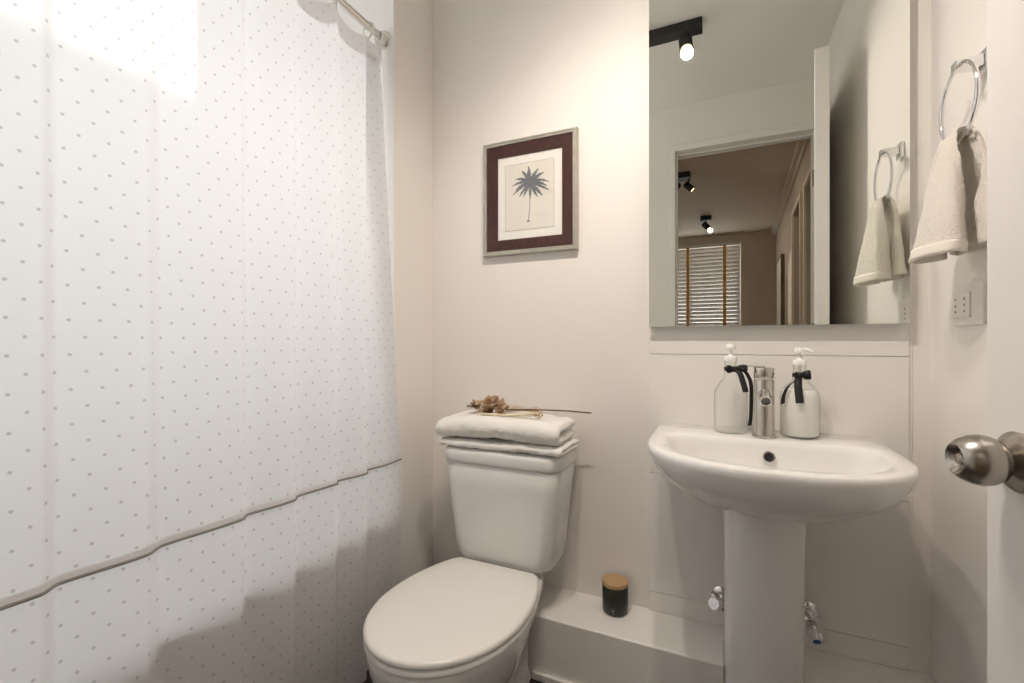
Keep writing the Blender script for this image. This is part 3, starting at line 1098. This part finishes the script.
obj('silver_moulding', frame_loop([(0, -0.001), (0, -0.020), (0.003, -0.0235), (0.0065, -0.0235), (0.008, -0.021), (0.0095, -0.021), (0.011, -0.0225), (0.0145, -0.0225), (0.016, -0.019), (0.016, -0.001)]), 'silver', pic, smooth=30, label='beaded silver outer moulding')
obj('wood_moulding', frame_loop([(0.0155, -0.002), (0.0155, -0.0175), (0.018, -0.0195), (0.030, -0.0185), (0.050, -0.0150), (0.0555, -0.0130), (0.0565, -0.010), (0.0565, -0.002)]), 'mahogany', pic, smooth=30, label='dark red-brown wooden inner moulding')
obj('mat_board', box(-hw_ + 0.05, hw_ - 0.05, -0.0085, -0.0040, -hh + 0.05, hh - 0.05), 'paper_white', pic, smooth=0)
aw, ah = 0.094, 0.119
AC = (0.0, 0.0)
prt = obj('print', box(-aw, aw, -0.0092, -0.0086, -ah, ah), 'paper', pic, smooth=0)
bl = MB()
for (a, b, c, d) in ((-aw, aw, ah - 0.0012, ah), (-aw, aw, -ah, -ah + 0.0012), (-aw, -aw + 0.0012, -ah + 0.0012, ah - 0.0012), (aw - 0.0012, aw, -ah + 0.0012, ah - 0.0012)):
    bl.box(a, b, -0.0096, -0.0093, c, d)
obj('border_line', bl, 'ink_light', prt, smooth=0)
pm = MB()
rp = random.Random(4)
pc = Vector((0.003, 0.045))


def leaf2(a, L, w, c=None, y=-0.0098, bend=0.0):
    c = c or pc
    up_, dn = [], []
    if c is pc:
        L, w = L * 1.25, w * 0.70
    for i in range(11):
        p = i / 10
        aa = a + bend * p
        pos = c + Vector((math.cos(aa), math.sin(aa))) * L * p
        nn_ = Vector((-math.sin(aa), math.cos(aa)))
        ww = w * (math.sin(PI * min(1, 0.06 + 0.94 * p)) ** 0.75)
        jag = 1 + 0.22 * ((i % 2) * 2 - 1)
        up_.append(pos + nn_ * ww * jag)
        dn.append(pos - nn_ * ww * jag)
    vs = [(q.x, y, q.y) for q in up_] + [(q.x, y, q.y) for q in dn]
    pm.add(vs, [(i, i + 1, 11 + i + 1, 11 + i) for i in range(10)])


yk = -0.0098
for a, L, w, b in ((-165, .062, .0055, .25), (-140, .050, .0070, .15), (-118, .044, .0070, 0), (-88, .046, .0075, 0), (-62, .050, .0075, 0), (-42, .058, .0080, -.1), (-18, .066, .0065, -.15), (5, .055, .0070, -.4), (22, .060, .0065, -.5), (45, .050, .0080, -.3), (65, .046, .0085, -.2), (90, .048, .009, .1), (112, .046, .0085, .2), (138, .048, .0075, .4), (158, .056, .0065, .45), (178, .048, .0065, .4), (100, .035, .011, 0), (30, .034, .011, 0), (150, .034, .010, 0)):
    leaf2(math.radians(a), L, w, None, yk, b)
    yk -= 0.00003
for i in range(12):
    p0, p1 = i / 12, (i + 1) / 12
    tx = lambda p: 0.003 + 0.003 * math.sin(p * 3.0) - 0.006 * p
    z0, z1 = 0.045 - 0.135 * p0, 0.045 - 0.135 * p1
    wd = 0.0012
    pm.add([(tx(p0) - wd, -0.0098, z0), (tx(p0) + wd, -0.0098, z0), (tx(p1) + wd, -0.0098, z1), (tx(p1) - wd, -0.0098, z1)], [(0, 1, 2, 3)])
for a in (-150, -120, -60, -30, 180, 0):
    leaf2(math.radians(a), 0.007, 0.0012, Vector((-0.0025, -0.089)))
obj('palm_drawing', pm, 'ink', prt, smooth=0, merge=False, label='grey palm tree with a thin trunk')
sc_ = MB()
sg = [(0.020 + 0.00085 * i, -0.0098, -0.071 + 0.0016 * math.sin(i * 1.3) + 0.0012 * math.sin(i * 0.47)) for i in range(50)]
sc_.tube(sg, 0.00025, 5)
obj('script_line', sc_, 'ink_light', prt)
obj('glazing', box(-hw_ + 0.055, hw_ - 0.055, -0.0115, -0.0108, -hh + 0.055, hh - 0.055), 'pane', pic, smooth=0)

# ------------------------------------------------------------------ mirror
MX0, MX1, MZ0, MZ1 = -0.202, 0.436, 1.0885, 2.17
mir = thing('wall_mirror', 'tall frameless wall mirror above the washbasin', 'mirror', (MX0, 0, MZ0))
obj('glass', box(0, MX1 - MX0, -0.035, -0.030, 0, MZ1 - MZ0), 'mirror', mir, smooth=0)
obj('back_panel', box(0.002, MX1 - MX0 - 0.002, -0.0298, -0.0085, 0.002, MZ1 - MZ0 - 0.002), 'mirror_edge', mir, smooth=0)
# ------------------------------------------------------------------ washbasin
SZ = 0.7905
was = thing('washbasin', 'white pedestal washbasin below the mirror', 'washbasin', (SXC, 0, 0))
HWB, YM, YF = 0.2725, -0.255, -0.497


def inside(x, y, hw, yr, ym, yf, n=2.3):
    if y > yr:
        return False
    if y >= ym:
        return abs(x) <= hw
    if y < yf:
        return False
    q = ((ym - y) / (ym - yf)) ** n
    return abs(x) <= hw * (1 - q) ** (1 / n)


def polar(c, hw, yr, ym, yf, n=2.3, N=96, rc=0.0):
    out = []
    for k in range(N):
        a = 2 * PI * k / N
        d = Vector((math.cos(a), math.sin(a)))
        lo, hi = 0.0, 1.0
        for _ in range(32):
            m_ = (lo + hi) / 2
            p = Vector(c) + d * m_
            if inside(p.x, p.y, hw, yr, ym, yf, n):
                lo = m_
            else:
                hi = m_
        out.append(Vector(c) + d * lo)
    for _ in range(int(rc)):
        out = [(out[i - 1] + out[i] * 2 + out[(i + 1) % N]) / 4 for i in range(N)]
    return out


SC = (0, -0.28)
outer = polar(SC, HWB, -0.0095, YM, YF, rc=2)
inner = polar(SC, 0.228, -0.168, -0.27, -0.448, 2.4, rc=5)
inner_b = polar(SC, 0.150, -0.20, -0.28, -0.39, 2.2, rc=6)


def ring_of(o2, z, k=1.0, c=(0, -0.28)):
    return [Vector((c[0] + (p.x - c[0]) * k, min(c[1] + (p.y - c[1]) * k, -0.0095), z)) for p in o2]


def mixr(a, b, t, z):
    return [Vector((p.x * (1 - t) + q.x * t, p.y * (1 - t) + q.y * t, z)) for p, q in zip(a, b)]


UC = (0.0, -0.150)
rings = [ring_of(outer, SZ - 0.168, 0.20, UC), ring_of(outer, SZ - 0.161, 0.36, UC), ring_of(outer, SZ - 0.146, 0.54, UC), ring_of(outer, SZ - 0.123, 0.70, UC), ring_of(outer, SZ - 0.096, 0.82, UC), ring_of(outer, SZ - 0.070, 0.915, UC), ring_of(outer, SZ - 0.042, 0.973, UC), ring_of(outer, SZ - 0.022, 0.996, UC),
         ring_of(outer, SZ - 0.011, 1.0), ring_of(outer, SZ - 0.004, 0.993), ring_of(outer, SZ, 0.975),
         mixr(outer, inner, 0.55, SZ - 0.0005), mixr(outer, inner, 0.9, SZ - 0.002), mixr(outer, inner, 1.0, SZ - 0.006), mixr(inner, inner_b, 0.10, SZ - 0.018), mixr(inner, inner_b, 0.22, SZ - 0.045), mixr(inner, inner_b, 0.42, SZ - 0.085), mixr(inner, inner_b, 0.75, SZ - 0.115), mixr(inner, inner_b, 1.0, SZ - 0.125)]
rings.append([Vector((p.x * 0.25, -0.28 + (p.y + 0.28) * 0.25, SZ - 0.132)) for p in inner_b])
obj('basin', MB().loft(rings), 'ceramic', was, smooth=80)


def ped_ring(z, w, yf, yb):
    out = []
    ym = yf + w * 0.92
    for i in range(41):
        a = PI * i / 40
        out.append(Vector((-w * math.cos(a), ym + (yf - ym) * math.sin(a), z)))
    for i in range(1, 10):
        out.append(Vector((w, ym + (yb - ym) * i / 10, z)))
    for i in range(11):
        out.append(Vector((w - 2 * w * i / 10, yb, z)))
    for i in range(9, 0, -1):
        out.append(Vector((-w, ym + (yb - ym) * i / 10, z)))
    return out


pd = MB().loft([ped_ring(0.0, 0.0905, -0.262, -0.068), ped_ring(0.02, 0.0905, -0.262, -0.068), ped_ring(0.04, 0.0905, -0.255, -0.068), ped_ring(0.25, 0.0905, -0.250, -0.068), ped_ring(0.5, 0.0915, -0.252, -0.068), ped_ring(0.62, 0.0935, -0.256, -0.068), ped_ring(0.665, 0.094, -0.258, -0.068)])
obj('pedestal', pd, 'ceramic', was, smooth=50)
# overflow and drain
om = Matrix.Translation((0.012, -0.1795, SZ - 0.042)) @ Matrix.Rotation(math.radians(72), 4, 'X')
ov = obj('overflow_ring', MB().lathe([(0.0085, -0.003), (0.0150, -0.003), (0.0150, 0.003), (0.0130, 0.005), (0.0100, 0.005), (0.0085, 0.002)], 32, om, caps=False), 'chrome', was)
obj('overflow_hole', MB().lathe([(0.0001, 0.001), (0.0088, 0.001), (0.0088, -0.002), (0.0001, -0.002)], 24, om, caps=False), 'dark_hole', ov)
obj('drain', MB().lathe([(0.0001, 0.006), (0.018, 0.006), (0.020, 0.004), (0.030, 0.003), (0.032, 0.0), (0.0001, 0.0)], 32, Matrix.Translation((0, -0.28, SZ - 0.131)), caps=False), 'chrome', was)

# ------------------------------------------------------------------ tap
tap = thing('faucet', 'brushed steel cylindrical mixer tap between the two soap bottles', 'faucet', (0.1055, -0.122, SZ - 0.0005))
obj('body', MB().lathe([(0.0290, 0.0), (0.0290, 0.004), (0.0250, 0.006), (0.0243, 0.010), (0.0243, 0.150), (0.0235, 0.152), (0.0001, 0.152)], 48, None, caps=False), 'steel', tap)
obj('cap', MB().lathe([(0.0001, 0.1545), (0.0235, 0.1545), (0.0243, 0.156), (0.0243, 0.182), (0.0235, 0.1835), (0.0001, 0.1838)], 48, None, caps=False), 'steel', tap)
lv = MB().box(-0.064, 0.0, -0.011, 0.011, 0.1838, 0.1878)
obj('lever', lv, 'steel', tap, smooth=0, bevel=0.0018).rotation_euler = (0, 0, math.radians(-22))
d = Vector((0.0, -0.92, -0.38)).normalized()
sm_ = Matrix.Translation(Vector((0, -0.012, 0.117))) @ d.to_track_quat('Z', 'Y').to_matrix().to_4x4()
spt = obj('spout', MB().lathe([(0.0145, 0.0), (0.0145, 0.044), (0.0138, 0.0455), (0.0112, 0.0455), (0.0108, 0.040), (0.0001, 0.040)], 32, sm_, caps=False), 'steel', tap)
obj('aerator', MB().lathe([(0.0001, 0.0408), (0.0105, 0.0408), (0.0105, 0.0400), (0.0001, 0.0400)], 24, sm_, caps=False), 'grey_hole', spt)


# ------------------------------------------------------------------ soap bottles
def smooth_path(pts, n=6):
    out = []
    P = [Vector(p) for p in pts]
    for i in range(len(P) - 1):
        p0, p1, p2, p3 = P[max(i - 1, 0)], P[i], P[i + 1], P[min(i + 2, len(P) - 1)]
        for k in range(n):
            t = k / n
            out.append(0.5 * ((2 * p1) + (-p0 + p2) * t + (2 * p0 - 5 * p1 + 4 * p2 - p3) * t * t + (-p0 + 3 * p1 - 3 * p2 + p3) * t ** 3))
    out.append(P[-1])
    return out


def bottle(label, loc, fill, turn=0.0, R=0.043, sh=0.120, neck=0.172, H=0.2, rot=0.0, ex=1.0, ey=0.9):
    b = thing('soap_dispenser', label, 'soap bottle', loc, (0, 0, rot), 'soap bottles on the washbasin')
    prof = [(0.0001, 0.0), (R - 0.006, 0.0), (R - 0.0015, 0.002), (R, 0.007), (R, sh - 0.012), (R - 0.002, sh - 0.002), (R - 0.009, sh + 0.011), (0.024, sh + 0.024), (0.0165, sh + 0.034), (0.0150, neck - 0.006), (0.0150, neck + 0.008), (0.0165, neck + 0.009), (0.0165, neck + 0.013), (0.0135, neck + 0.013), (0.0125, neck)]
    inn = [(0.0130, sh + 0.034), (0.022, sh + 0.022), (R - 0.011, sh + 0.009), (R - 0.005, sh - 0.003), (R - 0.003, sh - 0.013), (R - 0.003, 0.009), (R - 0.008, 0.005), (0.0001, 0.005)]
    obj('bottle', MB().lathe(prof, 48, None, caps=False, ex=ex, ey=ey), 'bottle_glass', b, smooth=60, label='clear glass bottle')
    ft = fill
    if ft > 0.02:
        li = [(0.0001, 0.0045), (R - 0.0075, 0.0045), (R - 0.0012, 0.0095), (R - 0.0012, ft - 0.018), (R - 0.0034, ft - 0.008), (R - 0.007, ft - 0.001), (0.0001, ft)]
        obj('lotion', MB().lathe(li, 40, None, caps=False, ex=ex, ey=ey), 'lotion', b, smooth=60, label='white lotion filling the bottle')
    z = neck + 0.0135
    pmp = obj('pump', MB().lathe([(0.0001, z), (0.0165, z), (0.0165, z + 0.012), (0.0155, z + 0.0135), (0.0085, z + 0.014), (0.0075, z + 0.016), (0.0060, z + 0.018), (0.0060, z + 0.032), (0.0001, z + 0.032)], 28, None, caps=False), 'pump', b)
    noz = MB()
    noz.lathe([(0.0001, z + 0.031), (0.0120, z + 0.031), (0.0130, z + 0.033), (0.0125, z + 0.042), (0.0105, z + 0.045), (0.0001, z + 0.046)], 28, None, caps=False)
    tr_ = Matrix.Rotation(turn, 3, 'Z')
    noz.tube(smooth_path([tr_ @ Vector(q) for q in ((0, 0, z + 0.039), (0.014, -0.003, z + 0.040), (0.022, -0.006, z + 0.038), (0.027, -0.008, z + 0.033))]), lambda t: 0.0055 - 0.0018 * t, 12)
    obj('pump_head', noz, 'pump', pmp)
    if fill > 0.02:
        obj('dip_tube', MB().tube([(0, 0, z), (0.002, 0, 0.10), (0.006, 0.002, 0.012)], 0.003, 8), 'pump', pmp)
    return b, neck


lab_l = 'clear nearly empty glass soap bottle left of the tap'
bl_, nk = bottle(lab_l, (0.026, -0.098, SZ + 0.0005), 0.0, 1.9, R=0.042, sh=0.118, neck=0.184, rot=0.9)
bl_.rotation_euler = (0, 0, 0)
br_, nk2 = bottle('glass soap bottle filled with white lotion right of the tap', (0.1905, -0.090, SZ + 0.0005), 0.125, 0.0, R=0.045, sh=0.118, neck=0.176)


def ribbon_set(parent, zk, knot_dir, tails, loops):
    """ribbon round the neck, a knot, bow loops and hanging tails, all one bow"""
    mb = MB()
    ring = [(0.0163 * math.cos(a), 0.0163 * math.sin(a), zk) for a in [2 * PI * k / 32 for k in range(33)]]
    mb.strip(ring, 0.010, (0, 0, 1))
    kx, ky = knot_dir
    K = Vector((kx, ky, 0)).normalized() * 0.020
    K.z = zk
    mb.lathe([(0.001, -0.008), (0.006, -0.006), (0.0075, 0.0), (0.006, 0.006), (0.001, 0.008)], 12, Matrix.Translation(K))
    for pts, wd, wdir in tails + loops:
        P = smooth_path([K] + [Vector(p) for p in pts])
        mb.strip(P, wd, wdir)
    return obj('ribbon', mb, 'ribbon', parent, smooth=180, solid=0.0012, label='black ribbon bow tied around the neck')


ribbon_set(bl_, 0.176, (0.5, -1), [
    ([(0.022, -0.030, 0.165), (0.030, -0.034, 0.140), (0.036, -0.036, 0.116)], 0.014, (1, 0, 0.15)),
    ([(0.032, -0.016, 0.172), (0.044, -0.012, 0.155), (0.050, -0.008, 0.135), (0.051, -0.004, 0.10), (0.050, 0.0, 0.05), (0.047, -0.002, 0.022)], 0.011, (0.8, 0.5, 0.1))],
    [([(-0.006, -0.030, 0.182), (-0.012, -0.026, 0.176), (-0.004, -0.024, 0.170), (0.008, -0.020, 0.176)], 0.011, (0, 0.3, 1)),
     ([(0.026, -0.026, 0.184), (0.040, -0.022, 0.182), (0.036, -0.018, 0.174), (0.012, -0.018, 0.175)], 0.010, (0, 0.4, 1))])
ribbon_set(br_, 0.162, (-0.25, -1), [
    ([(-0.014, -0.032, 0.150), (-0.030, -0.036, 0.135), (-0.040, -0.034, 0.110), (-0.042, -0.032, 0.088)], 0.011, (0.9, 0, 0.5)),
    ([(-0.008, -0.034, 0.146), (-0.008, -0.042, 0.125), (-0.006, -0.049, 0.094)], 0.018, (1, 0, 0.12))],
    [([(0.010, -0.030, 0.170), (0.019, -0.030, 0.171), (0.020, -0.026, 0.160), (0.006, -0.020, 0.160)], 0.013, (0, 0.3, 1)),
     ([(-0.008, -0.028, 0.168), (-0.014, -0.022, 0.164), (-0.004, -0.018, 0.160)], 0.011, (0, 0.3, 1))])


# ------------------------------------------------------------------ stop valves behind the pedestal
def valve(label, loc, blue, tilt):
    v = thing('stop_valve', label, 'valve', loc, (0, 0, 0), 'stop valves under the washbasin')
    rx = Matrix.Rotation(PI / 2, 4, 'X')
    obj('rosette', MB().lathe([(0.0001, 0.0), (0.030, 0.0), (0.030, 0.002), (0.024, 0.008), (0.012, 0.011), (0.0001, 0.011)], 32, rx, caps=False), 'chrome', v)
    obj('body', MB().lathe([(0.0001, 0.010), (0.0105, 0.010), (0.0105, 0.050), (0.012, 0.052), (0.012, 0.060), (0.0001, 0.060)], 24, rx, caps=False), 'chrome', v)
    dd = Vector(tilt).normalized()
    mt = Matrix.Translation((0, -0.050, 0)) @ dd.to_track_quat('Z', 'Y').to_matrix().to_4x4()
    hd = MB()
    rg = []
    for (r, z) in ((0.0001, 0.012), (0.009, 0.012), (0.009, 0.022), (0.016, 0.024), (0.018, 0.028), (0.018, 0.044), (0.015, 0.048), (0.0001, 0.048)):
        ring = []
        for k in range(48):
            a = 2 * PI * k / 48
            rr = r * (1 + (0.07 * math.cos(8 * a) if r > 0.014 else 0))
            ring.append(mt @ Vector((rr * math.cos(a), rr * math.sin(a), z)))
        rg.append(ring)
    hd.loft(rg, caps=False)
    h = obj('handle', hd, 'chrome', v)
    obj('cap', MB().lathe([(0.009, 0.0475), (0.009, 0.0495), (0.0001, 0.050)], 20, mt, caps=False), blue, h)
    nt = MB().lathe([(0.0001, 0.008), (0.009, 0.008), (0.011, 0.014), (0.011, 0.028), (0.006, 0.030), (0.006, 0.034)], 12, Matrix.Translation((0, -0.042, 0)) @ Matrix.Rotation(PI / 2 * (1 if loc[0] < 0.1 else -1), 4, 'Y'), caps=False)
    obj('outlet_nut', nt, 'chrome', v)
    return v


valve('chrome stop valve peeking out left of the pedestal', (0.005, -0.008, 0.284), 'chrome', (-0.30, -0.5, 0.25))
valve('chrome stop valve with a blue cap right of the pedestal', (0.222, -0.008, 0.290), 'blue', (0.08, -0.5, -0.36))

# ------------------------------------------------------------------ candle jar
cj = thing('candle_jar', 'dark green glass candle jar with a wooden lid on the ledge', 'candle', (-0.302, -0.058, LZ + 0.0003))
obj('jar', MB().lathe([(0.0001, 0.0), (0.033, 0.0), (0.0375, 0.003), (0.039, 0.009), (0.040, 0.084), (0.0385, 0.085), (0.0365, 0.080), (0.036, 0.01), (0.0001, 0.008)], 48, None, caps=False), 'jar', cj, smooth=60)
obj('lid', MB().lathe([(0.0001, 0.080), (0.0345, 0.080), (0.0345, 0.0856), (0.0398, 0.0858), (0.0408, 0.087), (0.0408, 0.0965), (0.0396, 0.0980), (0.0001, 0.0980)], 48, None, caps=False), 'lid_wood', cj, smooth=40)
# small round print on the jar
mk = MB()
for (rr, dz, sz_) in ((0.0, 0.020, 0.0045), (0.0, 0.011, 0.0030)):
    base_a = math.atan2(-1.44, 0.302) - 0.15
    n = 14
    vs = []
    for k in range(n):
        a = 2 * PI * k / n
        off = sz_ * (2.0 if dz < 0.015 else 1.0) * math.cos(a) / 0.0398
        zz = dz + sz_ * (0.35 if dz < 0.015 else 1.0) * math.sin(a)
        vs.append((0.0398 * math.cos(base_a + off), 0.0398 * math.sin(base_a + off), zz))
    mk.add(vs, [tuple(range(n))])
obj('mark', mk, 'jar_mark', cj, smooth=0)

# ------------------------------------------------------------------ outlet on the right wall
OY, OZ = -0.211, 1.121
ou = thing('power_outlet', 'white wall socket plate below the towel ring', 'outlet', (RX, OY, OZ))
obj('plate', box(-0.009, 0, -0.0615, 0.0615, -0.0435, 0.0435), 'switch', ou, smooth=0, bevel=0.003)
md = obj('socket', box(-0.0125, -0.0085, -0.017, 0.0585, -0.027, 0.027), 'switch', ou, smooth=0, bevel=0.001)
for yy in (0.003, 0.043):
    for zz in (-0.0135, 0, 0.0135):
        hm = MB().lathe([(0.0001, 0.0), (0.0026, 0.0), (0.0026, 0.0006), (0.0001, 0.0006)], 14, Matrix.Translation((-0.0125, yy, zz)) @ Matrix.Rotation(-PI / 2, 4, 'Y'), caps=False)
        obj('pin_hole', hm, 'grey_hole', md, smooth=0)

# ------------------------------------------------------------------ towel ring and hand towel
RYC, RXC, RZC, RR = -0.272, 0.443, 1.528, 0.078
tg = thing('towel_ring', 'chrome towel ring on the right wall beside the mirror', 'towel ring', (RX, RYC, RZC + RR))
obj('wall_plate', box(-0.010, 0, -0.020, 0.020, -0.022, 0.022), 'chrome', tg, smooth=0, bevel=0.002)
obj('arm', MB().add([(-0.010, -0.014, -0.012), (-0.010, 0.014, -0.012), (-0.010, 0.014, 0.012), (-0.010, -0.014, 0.012), (-0.054, -0.011, -0.009), (-0.054, 0.011, -0.009), (-0.054, 0.011, 0.009), (-0.054, -0.011, 0.009)],
                    [(0, 1, 2, 3), (7, 6, 5, 4), (0, 4, 5, 1), (1, 5, 6, 2), (2, 6, 7, 3), (3, 7, 4, 0)]), 'chrome', tg, smooth=0, bevel=0.0025)
obj('ring', MB().tube([(RXC - RX, RR * math.sin(a), -RR + RR * math.cos(a)) for a in [2 * PI * k / 96 for k in range(96)]], 0.0041, 14, closed=True), 'chrome', tg)

# hand towel through the ring: one flap on the room side, the other on the wall side
tw = MB()
NS, NP = 90, 48
rings_t = []
HEMS = []
uv_s = []
for i in range(NS + 1):
    s = -1 + 2 * i / NS          # -1 bottom of the wall-side flap, +1 bottom of the room-side flap
    sgn = 1 if s >= 0 else -1
    a = abs(s)
    ring = []
    for j in range(NP + 1):
        p = -1 + 2 * j / NP
        zb = RZC - RR + 0.0036
        if a < 0.07:
            th = (a / 0.07) * PI / 2
            z = zb + 0.010 * math.cos(th)
            dx = 0.010 * math.sin(th) * sgn
            g = 0.0
        else:
            g = (a - 0.07) / 0.93
            L = 0.233 if sgn > 0 else 0.222
            z = zb - g * L
            dx = 0.010 * sgn
        e = g ** 0.8
        ph = p * math.radians(60 + 85 * min(1, g * 1.6))
        if sgn > 0:
            w = 0.036 + 0.046 * e
            bul = 0.004 + 0.032 * e
            yc = RYC + 0.014 * e
            x = RXC - dx - bul * math.cos(ph) - bul * 0.55
        else:
            w = 0.036 + 0.054 * e
            bul = 0.002 + 0.015 * e
            yc = RYC - 0.006 * e
            x = RXC - dx + bul * math.cos(ph) + bul * 0.85
        pl = 0.0045 * (1 - 0.45 * e) * math.cos(p * 9.0 + 0.6) * (1 if g > 0 else 0.7)
        y = yc + math.sin(ph) * w
        # the ring curves up at the sides, the cloth follows it at the gather
        lift = (RR - math.sqrt(max(RR * RR - min(abs(p * w), RR * 0.95) ** 2, 0))) * max(0, 1 - g * 2.2)
        z += lift
        z -= 0.006 * e * (1 - abs(p)) * (1 if sgn > 0 else 0.2) * g
        f = noise.noise(Vector((x * 130, y * 130, z * 130))) * 0.0014
        b_ = noise.noise(Vector((y * 16, z * 16, 4.0 * sgn))) * 0.004 * e
        ring.append(Vector((x - pl * sgn + (f + b_) * -sgn, y + f, z)))
    rings_t.append(ring)
tw.loft(rings_t, caps=False, closed=False)
ht = obj('hand_towel', tw, 'towel_hand', smooth=180, solid=0.005)
setp(ht, 'cream terry hand towel hanging through the chrome ring', 'towel')
# woven hem band of the room-side flap
hb_ = MB()
hb_.loft([[v + Vector((-0.0007, 0, 0)) for v in rings_t[k]] for k in range(NS - 4, NS + 1)], caps=False, closed=False)
obj('hem', hb_, 'towel_hem', ht, smooth=180, solid=0.0066)
